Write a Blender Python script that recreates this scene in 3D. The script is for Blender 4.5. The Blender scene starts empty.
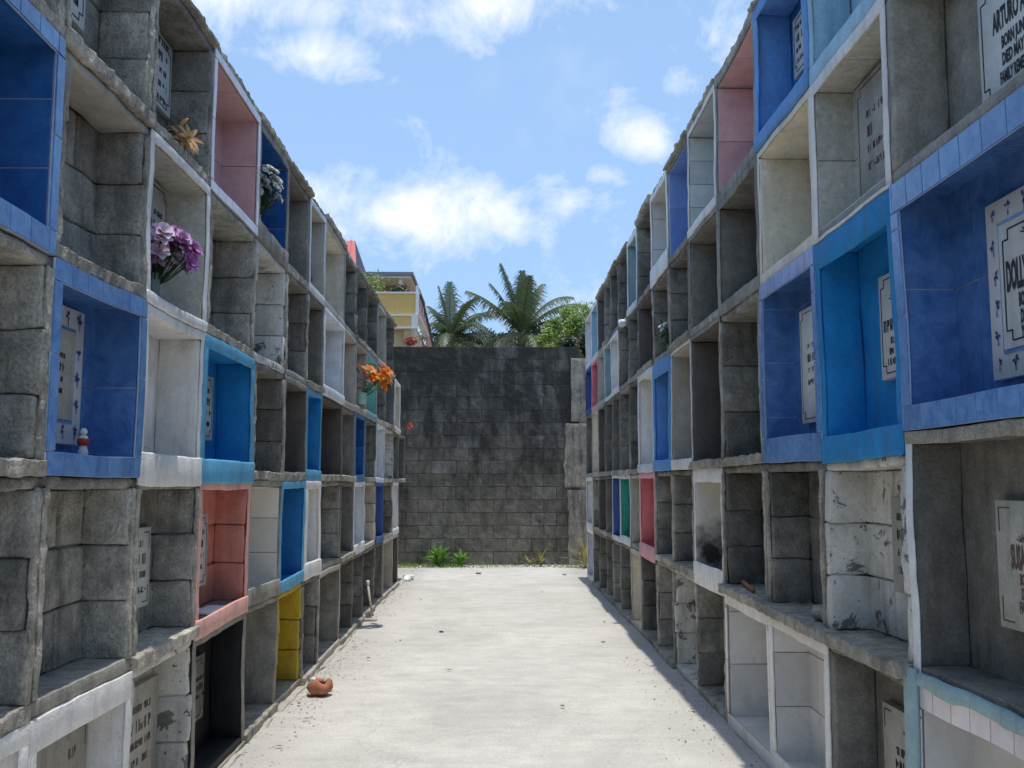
import bpy, math, random
import numpy as np
from mathutils import Vector, Matrix, Euler
random.seed(7)
R_ = math.radians
scene = bpy.context.scene
COL = scene.collection
EYE = 1.4
FACE = 1.37

# ------------------------------------------------------------------ nodes
class NT:
    def __init__(s, tree): s.t = tree; s.n = tree.nodes; s.l = tree.links
    def add(s, kind, **kw):
        n = s.n.new(kind)
        for k, v in kw.items(): setattr(n, k, v)
        return n
    def link(s, a, b): s.l.new(a, b)
    def setin(s, sock, v):
        if isinstance(v, bpy.types.NodeSocket): s.l.new(v, sock)
        elif v is not None: sock.default_value = v
    def math(s, op, a, b=None, clamp=False):
        n = s.add('ShaderNodeMath', operation=op, use_clamp=clamp)
        s.setin(n.inputs[0], a)
        if b is not None: s.setin(n.inputs[1], b)
        return n.outputs[0]
    def vmath(s, op, a, b=None):
        n = s.add('ShaderNodeVectorMath', operation=op)
        s.setin(n.inputs[0], a)
        if b is not None: s.setin(n.inputs[1], b)
        return n.outputs['Value'] if op in ('LENGTH', 'DOT_PRODUCT', 'DISTANCE') else n.outputs[0]
    def noise(s, vec, scale, detail=4, rough=.55, dist=0):
        n = s.add('ShaderNodeTexNoise')
        s.setin(n.inputs['Vector'], vec)
        n.inputs['Scale'].default_value = scale; n.inputs['Detail'].default_value = detail
        n.inputs['Roughness'].default_value = rough; n.inputs['Distortion'].default_value = dist
        return n.outputs[0]
    def mapr(s, v, a, b, c=0, d=1):
        n = s.add('ShaderNodeMapRange')
        s.setin(n.inputs[0], v)
        for i, q in enumerate((a, b, c, d)): n.inputs[i + 1].default_value = q
        return n.outputs[0]
    def mix(s, f, a, b, mode='MIX'):
        n = s.add('ShaderNodeMix', data_type='RGBA', blend_type=mode)
        s.setin(n.inputs[0], f)
        def c(v): return (*v, 1) if isinstance(v, tuple) and len(v) == 3 else v
        s.setin(n.inputs[6], c(a)); s.setin(n.inputs[7], c(b))
        return n.outputs[2]

def new_mat(name):
    m = bpy.data.materials.new(name); m.use_nodes = True
    m.node_tree.nodes.clear()
    t = NT(m.node_tree)
    b = t.add('ShaderNodeBsdfPrincipled'); o = t.add('ShaderNodeOutputMaterial')
    t.link(b.outputs[0], o.inputs[0])
    return m, t, b

def rough_mat(name, base, var=.22, stain=.45, stain_col=(.05, .048, .042), wear=0., wear_col=(.25, .24, .22),
              rough=.9, bump=.35, island=.18, objvar=.12, soot=None, streak=.5, scale=1., spots=0.):
    m, t, b = new_mat(name)
    pos = t.add('ShaderNodeNewGeometry')
    P = pos.outputs['Position']
    big = t.noise(P, 2.3 * scale, 5, .6); mid = t.noise(P, 11 * scale, 5, .65); fine = t.noise(P, 85 * scale, 3, .6)
    mp = t.add('ShaderNodeMapping'); mp.inputs['Scale'].default_value = (7, 7, .9); t.link(P, mp.inputs[0])
    st = t.noise(mp.outputs[0], 1.6, 5, .65)
    # brightness factor
    f = t.mapr(mid, .25, .75, 1 - var, 1 + var)
    f = t.math('MULTIPLY', f, t.mapr(big, .3, .7, 1 - var * .8, 1 + var * .8))
    f = t.math('MULTIPLY', f, t.mapr(fine, .3, .7, 1 - var * .6, 1 + var * .6))
    if island:
        f = t.math('MULTIPLY', f, t.mapr(pos.outputs['Random Per Island'], 0, 1, 1 - island, 1 + island))
    if objvar:
        oi = t.add('ShaderNodeObjectInfo')
        f = t.math('MULTIPLY', f, t.mapr(oi.outputs['Random'], 0, 1, 1 - objvar, 1 + objvar))
    col = t.mix(1., (*base,), f, 'MULTIPLY')
    if wear:
        w = t.noise(P, 7 * scale, 6, .7, .4)
        wm = t.mapr(w, .5 + (1 - wear) * .25, .53 + (1 - wear) * .25)
        col = t.mix(wm, col, t.mix(1., (*wear_col,), t.mapr(mid, .25, .75, .6, 1.3), 'MULTIPLY'))
    if stain:
        sm = t.mapr(st, .5, .78, 0, stain)
        sm2 = t.mapr(t.noise(P, 4.5 * scale, 6, .7), .55, .75, 0, stain * .8)
        col = t.mix(t.math('MAXIMUM', t.math('MULTIPLY', sm, streak * 2), sm2, ), col, (*stain_col,))
    if spots:
        sp = t.mapr(t.noise(P, 38, 4, .7), .62, .68, 0, spots)
        col = t.mix(sp, col, (.03, .03, .028))
    if soot:
        c, r = soot
        mp2 = t.vmath('MULTIPLY', t.vmath('SUBTRACT', P, c), (1, 1, .75))
        d = t.math('ADD', t.vmath('LENGTH', mp2), t.mapr(mid, .3, .7, -.05, .05))
        col = t.mix(t.mapr(d, r * .25, r, .95, 0), col, (.012, .011, .011))
    t.link(col, b.inputs['Base Color'])
    b.inputs['Roughness'].default_value = rough
    b.inputs['Specular IOR Level'].default_value = .25
    if bump:
        h = t.math('ADD', t.math('MULTIPLY', fine, .45), t.math('MULTIPLY', mid, .8))
        bn = t.add('ShaderNodeBump'); bn.inputs['Strength'].default_value = bump; bn.inputs['Distance'].default_value = .02
        t.link(h, bn.inputs['Height']); t.link(bn.outputs[0], b.inputs['Normal'])
    return m

def plain(name, col, rough=.6, var=.15, scale=20, metal=0, trans=0, spec=.4):
    m, t, b = new_mat(name)
    P = t.add('ShaderNodeNewGeometry').outputs['Position']
    c = t.mix(1., (*col,), t.mapr(t.noise(P, scale, 4, .6), .3, .7, 1 - var, 1 + var), 'MULTIPLY')
    t.link(c, b.inputs['Base Color']); b.inputs['Roughness'].default_value = rough
    b.inputs['Metallic'].default_value = metal; b.inputs['Specular IOR Level'].default_value = spec
    b.inputs['Transmission Weight'].default_value = trans
    return m

def leaf_mat(name, a, c, scale=3.):
    m, t, b = new_mat(name)
    g = t.add('ShaderNodeNewGeometry')
    f = t.math('ADD', t.math('MULTIPLY', g.outputs['Random Per Island'], .6), t.mapr(t.noise(g.outputs['Position'], scale, 3), .3, .7, 0, .4))
    col = t.mix(f, (*a,), (*c,))
    t.link(col, b.inputs['Base Color']); b.inputs['Roughness'].default_value = .5
    tr = t.add('ShaderNodeBsdfTranslucent'); t.link(col, tr.inputs[0])
    mx = t.add('ShaderNodeMixShader'); mx.inputs[0].default_value = .3
    t.link(b.outputs[0], mx.inputs[1]); t.link(tr.outputs[0], mx.inputs[2])
    o = [n for n in t.n if n.type == 'OUTPUT_MATERIAL'][0]
    t.link(mx.outputs[0], o.inputs[0])
    return m

MAT = {}
def reg(key, m): MAT[key] = m; return m
# bare masonry
reg('block', rough_mat('hollow_block_grey', (.315, .30, .26), .42, .75, island=.25, bump=1., spots=.4))
reg('dark', rough_mat('hollow_block_dark', (.225, .215, .185), .42, .75, island=.25, bump=1., spots=.45))
reg('plaster', rough_mat('cement_plaster', (.30, .285, .245), .3, .65, bump=.5, island=.05))
reg('plasterd', rough_mat('cement_plaster_dark', (.20, .19, .163), .32, .65, bump=.5, island=.05))
reg('brown', rough_mat('cement_plaster_brown', (.135, .118, .105), .2, .4, bump=.25, island=.05))
reg('slab', rough_mat('rough_slab_edge', (.38, .35, .29), .45, .6, bump=1., island=.1))
reg('light', rough_mat('cement_light', (.45, .42, .36), .15, .3, bump=.25, island=.05))
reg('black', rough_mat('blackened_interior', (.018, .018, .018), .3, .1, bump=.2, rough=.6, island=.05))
# paints
def paint(key, col, wear=.0, **kw):
    a = dict(var=.15, stain=.42, wear=wear, bump=.42, spots=.22, island=.06, objvar=.05, rough=.65, stain_col=(.10, .09, .075)); a.update(kw)
    return reg(key, rough_mat('paint_' + key, col, **a))
paint('white', (.80, .78, .74), .22, wear_col=(.42, .40, .36), var=.10)
paint('whiteb', (.72, .74, .75), .2)
paint('whitewash', (.60, .585, .53), .74, stain=.55, wear_col=(.17, .165, .15), spots=.9, stain_col=(.06, .055, .045))
paint('beige', (.50, .46, .39), .15)
paint('cream', (.72, .66, .53), .08)
paint('blue', (.03, .20, .47), .06)
paint('bluec', (.13, .32, .64), .10)
paint('navy', (.07, .13, .34), .06)
paint('turq', (.015, .25, .56), .05)
paint('turql', (.12, .42, .64), .15)
paint('teal', (.30, .44, .46), .35)
paint('paleblue', (.36, .56, .68), .1)
paint('green', (.05, .36, .26), .1)
paint('seagreen', (.25, .55, .47), .12)
paint('pink', (.62, .20, .205), .15)
paint('pinkl', (.80, .42, .45), .15)
paint('salmon', (.62, .25, .19), .22, wear_col=(.45, .2, .16))
paint('salmonl', (.78, .42, .36), .3)
paint('yellow', (.50, .36, .03), .3, spots=.5)
reg('soot', rough_mat('paint_white_with_soot', (.68, .65, .58), .08, .2, bump=.2, island=.05, soot=((FACE + .11, 6.60, .935), .19)))
# tiles
def tile(key, col, col2=None, rough=.22, scale=14):
    m, t, b = new_mat('tile_' + key)
    g = t.add('ShaderNodeNewGeometry'); P = g.outputs['Position']
    n = t.noise(P, scale, 6, .75, .6)
    c = t.mix(t.mapr(n, .35, .65), (*col,), (*(col2 or tuple(x * 1.5 for x in col)),))
    c = t.mix(1., c, t.mapr(g.outputs['Random Per Island'], 0, 1, .88, 1.12), 'MULTIPLY')
    c = t.mix(t.mapr(t.noise(P, 5, 5, .7), .55, .8, 0, .3), c, (.12, .11, .10))
    t.link(c, b.inputs['Base Color']); b.inputs['Roughness'].default_value = rough
    bn = t.add('ShaderNodeBump'); bn.inputs['Strength'].default_value = .08; bn.inputs['Distance'].default_value = .01
    t.link(n, bn.inputs['Height']); t.link(bn.outputs[0], b.inputs['Normal'])
    return reg('t_' + key, m)
tile('blue', (.035, .115, .31), (.10, .22, .47), scale=9)
tile('bluef', (.08, .20, .47), (.17, .34, .62))
tile('deep', (.018, .09, .27), (.035, .14, .36))
tile('lav', (.19, .31, .58), (.24, .37, .64))
tile('pink', (.60, .36, .36), (.68, .44, .43))
tile('pinkf', (.66, .58, .60), (.74, .68, .70))
tile('white', (.62, .60, .56), (.70, .69, .66), rough=.3)
tile('rust', (.66, .62, .55), (.72, .69, .63), rough=.35)
tile('marble', (.40, .39, .33), (.62, .60, .53), scale=30)
tile('greyw', (.46, .49, .47), (.56, .58, .56), rough=.4)
reg('grout', plain('grout_grey', (.30, .29, .27), .9))
reg('groutl', plain('grout_pale', (.42, .47, .56), .9))
reg('ink', plain('plaque_ink', (.025, .028, .035), .7))
reg('inkb', plain('plaque_ink_brown', (.13, .085, .06), .8))
reg('stone', rough_mat('plaque_marble', (.60, .61, .58), .1, .25, bump=.06, island=0, rough=.45))
reg('stoned', rough_mat('plaque_stone_old', (.40, .385, .335), .18, .45, bump=.2, island=0, rough=.8))
reg('inkblue', plain('tile_flower_blue', (.02, .04, .20), .4))

# ------------------------------------------------------------------ mesh helpers
def hsh(a):
    a = (a ^ 61) ^ (a >> 16); a = (a + (a << 3)) & 0xffffffff; a ^= a >> 4
    a = (a * 0x27d4eb2d) & 0xffffffff; a ^= a >> 15
    return (a & 0xffff) / 65535.0
def vnoise(P, seed=0):
    F = np.floor(P).astype(np.int64); f = P - F; f = f * f * (3 - 2 * f)
    out = np.zeros(len(P))
    for dx in (0, 1):
        for dy in (0, 1):
            for dz in (0, 1):
                k = ((F[:, 0] + dx) * 73856093 ^ (F[:, 1] + dy) * 19349663 ^ (F[:, 2] + dz) * 83492791 ^ seed * 9781) & 0xffffffff
                w = (f[:, 0] if dx else 1 - f[:, 0]) * (f[:, 1] if dy else 1 - f[:, 1]) * (f[:, 2] if dz else 1 - f[:, 2])
                out += w * hsh(k)
    return out * 2 - 1
def disp(P, amp, freq):
    a = np.stack([vnoise(P * freq, i) + .5 * vnoise(P * freq * 2.3, i + 5) for i in (1, 2, 3)], 1)
    return P + a * amp

def sag(V):
    A = V * np.array((.0, 1.25, 1.5)) + 11.3
    B = V * np.array((.0, 3.1, 3.4)) + 4.7
    k = np.clip(V[:, 2] / .4, 0, 1)
    V = V.copy(); sg = np.sign(V[:, 0]) * 3.7
    A[:, 0] = sg; B[:, 0] = sg
    V[:, 1] += .020 * vnoise(A, 21) + .008 * vnoise(B, 22)
    V[:, 2] += k * (.010 * vnoise(A, 23) + .007 * vnoise(B, 24))
    V[:, 0] += .008 * vnoise(A, 25) + .004 * vnoise(B, 26)
    return V
class MB:
    """collects geometry for ONE mesh"""
    sag = False
    def __init__(s): s.v = []; s.f = []; s.m = []; s.mats = []; s.n = 0; s.sm = []
    def mi(s, key):
        if key not in s.mats: s.mats.append(key)
        return s.mats.index(key)
    def add(s, V, F, key, smooth=True):
        V = np.asarray(V, float); k = s.mi(key)
        s.v.append(V)
        for q in F: s.f.append(tuple(i + s.n for i in q)); s.m.append(k); s.sm.append(smooth)
        s.n += len(V)
    def box(s, a, b, key):
        (x0, y0, z0), (x1, y1, z1) = a, b
        x0, x1 = sorted((x0, x1)); y0, y1 = sorted((y0, y1)); z0, z1 = sorted((z0, z1))
        V = [(x, y, z) for x in (x0, x1) for y in (y0, y1) for z in (z0, z1)]
        s.add(V, [(0, 1, 3, 2), (4, 6, 7, 5), (0, 4, 5, 1), (2, 3, 7, 6), (0, 2, 6, 4), (1, 5, 7, 3)], key, False)
    def rbox(s, a, b, key, r=.01, step=.05, amp=.003, freq=9., warp=None, smooth=True):
        """box with rounded, uneven edges"""
        lo = np.minimum(a, b); hi = np.maximum(a, b)
        size = hi - lo
        r = min(r, size.min() * .45)
        ax = []
        for i in range(3):
            L = size[i]; n = max(1, int(round((L - 2 * r) / step)))
            ax.append(np.concatenate([[0], np.linspace(r, L - r, n + 1), [L]]))
        N = [len(q) for q in ax]
        idx = {}; V = []; F = []
        def vid(i, j, k):
            key_ = (i, j, k)
            if key_ not in idx:
                idx[key_] = len(V); V.append((ax[0][i], ax[1][j], ax[2][k]))
            return idx[key_]
        for (d0, d1, d2) in ((0, 1, 2), (1, 2, 0), (2, 0, 1)):
            for side in (0, N[d2] - 1):
                for i in range(N[d0] - 1):
                    for j in range(N[d1] - 1):
                        q = []
                        for (p0, p1) in ((i, j), (i + 1, j), (i + 1, j + 1), (i, j + 1)):
                            c = [0, 0, 0]; c[d0] = p0; c[d1] = p1; c[d2] = side
                            q.append(vid(*c))
                        F.append(tuple(q) if side else tuple(reversed(q)))
        V = np.array(V)
        inner = np.clip(V, r, size - r); d = V - inner
        ln = np.linalg.norm(d, axis=1, keepdims=True); ln[ln == 0] = 1
        V = inner + d / ln * r * (np.linalg.norm(d, axis=1, keepdims=True) > 0)
        V = V + lo
        if amp: V = disp(V, amp, freq)
        if warp: V = warp(V)
        s.add(V, F, key, smooth)
    def tube(s, pts, rad, key, seg=8, cap=True):
        pts = [Vector(p) for p in pts]
        if not isinstance(rad, (list, tuple)): rad = [rad] * len(pts)
        V = []; F = []
        for i, p in enumerate(pts):
            t = (pts[min(i + 1, len(pts) - 1)] - pts[max(i - 1, 0)]).normalized()
            a = t.orthogonal().normalized() if abs(t.z) > .95 else t.cross(Vector((0, 0, 1))).normalized()
            b = t.cross(a)
            for k in range(seg):
                an = 2 * math.pi * k / seg
                V.append(tuple(p + (a * math.cos(an) + b * math.sin(an)) * rad[i]))
        for i in range(len(pts) - 1):
            for k in range(seg):
                F.append((i * seg + k, i * seg + (k + 1) % seg, (i + 1) * seg + (k + 1) % seg, (i + 1) * seg + k))
        if cap:
            F.append(tuple(range(seg - 1, -1, -1))); F.append(tuple((len(pts) - 1) * seg + k for k in range(seg)))
        s.add(V, F, key)
    def lathe(s, c, prof, key, seg=20, warp=None):
        V = []; F = []
        for (r, z) in prof:
            for k in range(seg):
                an = 2 * math.pi * k / seg
                V.append((c[0] + r * math.cos(an), c[1] + r * math.sin(an), c[2] + z))
        for i in range(len(prof) - 1):
            for k in range(seg):
                F.append((i * seg + k, i * seg + (k + 1) % seg, (i + 1) * seg + (k + 1) % seg, (i + 1) * seg + k))
        V = np.array(V)
        if warp: V = warp(V)
        s.add(V, F, key)
    def build(s, name, parent=None, origin=(0, 0, 0)):
        V = np.concatenate(s.v)
        if s.sag:
            if name == 'plaque':      # a rigid slab: moved as a whole with the wall behind it
                c = np.array([origin]); V = V + (sag(c) - c)
            else: V = sag(V)
        V = V - np.array(origin)
        me = bpy.data.meshes.new(name)
        me.from_pydata(V.tolist(), [], s.f)
        for k in s.mats: me.materials.append(MAT[k])
        me.polygons.foreach_set('material_index', s.m)
        me.polygons.foreach_set('use_smooth', s.sm)
        me.update()
        o = bpy.data.objects.new(name, me); COL.objects.link(o); o.location = origin
        if parent:
            o.parent = parent
            base = Vector((0, 0, 0)); q = parent
            while q: base += q.location; q = q.parent
            o.location = Vector(origin) - base
        return o
def tag(o, label=None, cat=None, group=None, kind=None):
    if label: o['label'] = label
    if cat: o['category'] = cat
    if group: o['group'] = group
    if kind: o['kind'] = kind
    return o
def empty(name, loc):
    o = bpy.data.objects.new(name, None); COL.objects.link(o); o.location = loc; o.empty_display_size = .1
    return o

def text_geo(txt, size, bold=.0):
    cu = bpy.data.curves.new('lettering', 'FONT'); cu.body = txt; cu.size = size; cu.offset = bold
    cu.align_x = 'CENTER'; cu.align_y = 'CENTER'; cu.resolution_u = 2
    o = bpy.data.objects.new('lettering', cu); COL.objects.link(o)
    bpy.context.view_layer.update()
    me = o.to_mesh()
    V = [tuple(v.co) for v in me.vertices]; F = [tuple(p.vertices) for p in me.polygons]
    o.to_mesh_clear(); bpy.data.objects.remove(o); bpy.data.curves.remove(cu)
    return np.array(V), F

# ------------------------------------------------------------------ niche walls
class Wall:
    def __init__(s, sign, us, zs, root): s.s = sign; s.us = us; s.zs = zs; s.root = root
    def W(s, u, w, z): return (s.s * (FACE + w), u, z)

def ubox(mb, wl, u, w, z, key, **kw):
    mb.rbox(wl.W(u[0], w[0], z[0]), wl.W(u[1], w[1], z[1]), key, **kw)

def tiles_on(mb, wl, axis, A, B, at, size, key, thick=.004, gap=.005, off=(0, 0), deep=.001):
    """thin tiles over a surface; axis 'w' = back wall (A=u range,B=z range), 'u' = side wall (A=w,B=z), 'z' = floor (A=u,B=w)"""
    a = A[0] - off[0]
    while a < A[1] - .004:
        b = B[0] - off[1]
        while b < B[1] - .004:
            a0, a1 = max(a, A[0]) + gap / 2, min(a + size[0], A[1]) - gap / 2
            b0, b1 = max(b, B[0]) + gap / 2, min(b + size[1], B[1]) - gap / 2
            if a1 - a0 > .006 and b1 - b0 > .006:
                if axis == 'w': p, q = wl.W(a0, at - thick, b0), wl.W(a1, at + deep, b1)
                elif axis == 'u': p, q = wl.W(at - thick if thick > 0 else at - .001, a0, b0), wl.W(at + .001 if thick > 0 else at - thick, a1, b1)
                else: p, q = wl.W(a0, b0, at), wl.W(a1, b1, at + thick)
                mb.rbox(p, q, key, r=.0008, step=.07, amp=0, smooth=False)
            b += size[1]
        a += size[0]

def build_niche(wl, r, c, spec):
    u0, u1 = wl.us[c], wl.us[c + 1]; z0, z1 = spec.get('z0', wl.zs[r]), spec.get('z1', wl.zs[r + 1])
    st = spec.get('style', 'block'); ins = spec.get('c', 'block')
    R = spec.get('R', .17 if c < 4 else .2)
    t = .045; fb = .05; tc = .04; e = .0012
    rng = random.Random(r * 100 + c * 7 + (1 if wl.s > 0 else 0))
    mb = MB()
    gk = 'groutl' if spec.get('tile') in ('t_blue', 't_deep', 't_lav') else 'grout'
    far = c >= 8
    step = .055 if not far else .11
    edge = spec.get('edge', ins)
    slabm = spec.get('slabm', 'slab' if ins in ('block', 'dark', 'plaster', 'plasterd', 'brown') else ins)
    led = spec.get('ledge', rng.uniform(.0, .035) if slabm == 'slab' else .0)
    # floor slab (with its uneven front edge) and ceiling
    ubox(mb, wl, (u0 + e, u1 - e), (-led, R), (z0 + e, z0 + fb), slabm, r=.006, step=step * (.5 if slabm == 'slab' else 1), amp=.0065 if slabm == 'slab' else .003, freq=31, smooth=slabm != 'slab')
    ubox(mb, wl, (u0 + e, u1 - e), (.002, R), (z1 - tc, z1 - e), spec.get('ceil', ins), r=.01, step=step, amp=.004, freq=11)
    lo, hi = z0 + fb - .002, z1 - tc + .002
    n = 3; h = (hi - lo) / n
    for side in (0, 1):
        ua, ub = (u0 + e, u0 + t) if side == 0 else (u1 - t, u1 - e)
        if st == 'block':
            for k in range(n):
                j = rng.uniform(-.010, .012); g = rng.uniform(-.006, .018)
                pa, pb = (ua, ub + g) if side == 0 else (ua - g, ub)
                ubox(mb, wl, (pa, pb), (-j if j < 0 else -j * .6, R), (lo + k * h + .002, lo + (k + 1) * h - .002), ins,
                     r=.009, step=step * .8, amp=.005, freq=16)
            if c < 9 and ins in ('block', 'dark'):
                ubox(mb, wl, (ua + .006, ub - .006), (-.011, .004), (lo, hi), 'slab', r=.004, step=.03, amp=.006, freq=26, smooth=False)
            ubox(mb, wl, (ua + (.0 if side == 0 else .012), ub - (.012 if side == 0 else 0)), (.014, R - .002), (lo, hi), 'plaster' if ins in ('dark', 'block') else ins, r=.004, step=.2, amp=.0)
        else:
            ubox(mb, wl, (ua, ub), (0, R), (lo, hi), ins if st != 'tile' else gk, r=.008, step=step, amp=.0035 if st == 'smooth' else .0, freq=7)
    # back wall
    if st == 'block':
        for k in range(n):
            cut = u0 + (u1 - u0) * (.45 if k % 2 else .62) + rng.uniform(-.05, .05)
            for (p, q) in ((u0 + e, cut - .003), (cut + .003, u1 - e)):
                j = rng.uniform(0, .012)
                ubox(mb, wl, (p, q), (R - j, .315), (lo + k * h + .003, lo + (k + 1) * h - .004), spec.get('back', ins), r=.008, step=step * 1.1, amp=.004, freq=14)
        ubox(mb, wl, (u0 + e, u1 - e), (R + .008, .316), (z0 + e, z1 - e), 'plaster' if ins in ('dark', 'block') else ins, r=.004, step=.3, amp=0)
    else:
        ubox(mb, wl, (u0 + e, u1 - e), (R, .316), (z0 + e, z1 - e), spec.get('back', ins) if st != 'tile' else gk, r=.004, step=step * 1.5, amp=.003 if st == 'smooth' else 0, freq=6)
    if st == 'tile':
        tk = spec['tile']; ts = spec.get('ts', (.3, .3)); off = spec.get('off', (0, 0))
        zz = (z0 + fb, z1 - tc)
        tiles_on(mb, wl, 'w', (u0 + t, u1 - t), zz, R, ts, tk, off=off)
        tiles_on(mb, wl, 'u', (0.0, R), zz, u1 - t, (.4, ts[1]), tk, off=(0, off[1]))
        tiles_on(mb, wl, 'u', (0.0, R), zz, u0 + t, (.4, ts[1]), tk, thick=-.004, off=(0, off[1]))
        tiles_on(mb, wl, 'z', (u0 + t, u1 - t), (0, R), z0 + fb, ts, tk)
        tiles_on(mb, wl, 'z', (u0 + t, u1 - t), (0, R), z1 - tc, ts, tk, thick=-.004)
    org = wl.W((u0 + u1) / 2, 0, z0)
    o = mb.build('niche', wl.root, org)
    if spec.get('label'): tag(o, spec['label'])
    # front frame (a proud rim)
    fr = spec.get('frame')
    if fr:
        fm = MB(); key, wd = fr[0], fr[1]; pr = (fr[2] if len(fr) > 2 else .012) * .6 + .001
        bot = spec.get('lip', wd + .02); top = spec.get('top', wd)
        a, b = u0 + .001, u1 - .001
        ftile = key.startswith('t_')
        base = ('groutl' if 'blue' in key else 'grout') if ftile else key; sh = .003 if ftile else 0
        am = 0 if ftile else .003
        rr = .004 if ftile else .007
        dep = -.001
        L0 = spec.get('drop', 0)
        ubox(fm, wl, (a, b), (-pr - (0 if ftile else .008 if 'lip' in spec else 0), dep), (z0 - L0 + .001, z0 + bot), base, r=rr if ftile else .012, step=step, amp=am, freq=11)
        ubox(fm, wl, (a, b), (-pr, dep), (z1 - top, z1 - .001), 'slab' if spec.get('notop') else base, r=rr, step=step, amp=am, freq=11)
        for (p, q) in ((a, u0 + wd), (u1 - wd, b)):
            ubox(fm, wl, (p, q), (-pr + (.002 if not ftile else 0), dep), (z0 + bot - (.004 if not ftile else 0), z1 - top + (.004 if not ftile else 0)), base, r=rr, step=step, amp=am, freq=11)
        if ftile:
            T = .12; kw = dict(thick=.003, deep=pr - .002)
            tiles_on(fm, wl, 'w', (a, b), (z0 - L0 - .001, z0 + bot + .002), -pr, (T, 1), key, off=(0, .5), **kw)
            tiles_on(fm, wl, 'w', (a, b), (z1 - top - .002, z1 + .001), -pr, (T, 1), key, off=(0, .5), **kw)
            for (p, q) in ((a - .002, u0 + wd + .002), (u1 - wd - .002, b + .002)):
                tiles_on(fm, wl, 'w', (p, q), (z0 + bot + .003, z1 - top - .003), -pr, (1, .3), key, off=(.5, 0), **kw)
        if spec.get('sill'):
            pass
        fo = fm.build('frame', o, wl.W((u0 + u1) / 2, 0, z0))
        if spec.get('flabel'): tag(fo, spec['flabel'])
    for pl in spec.get('plaques', []):
        plaque(wl, o, u0, u1, z0, z1, R, pl, rng)
    return o

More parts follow.
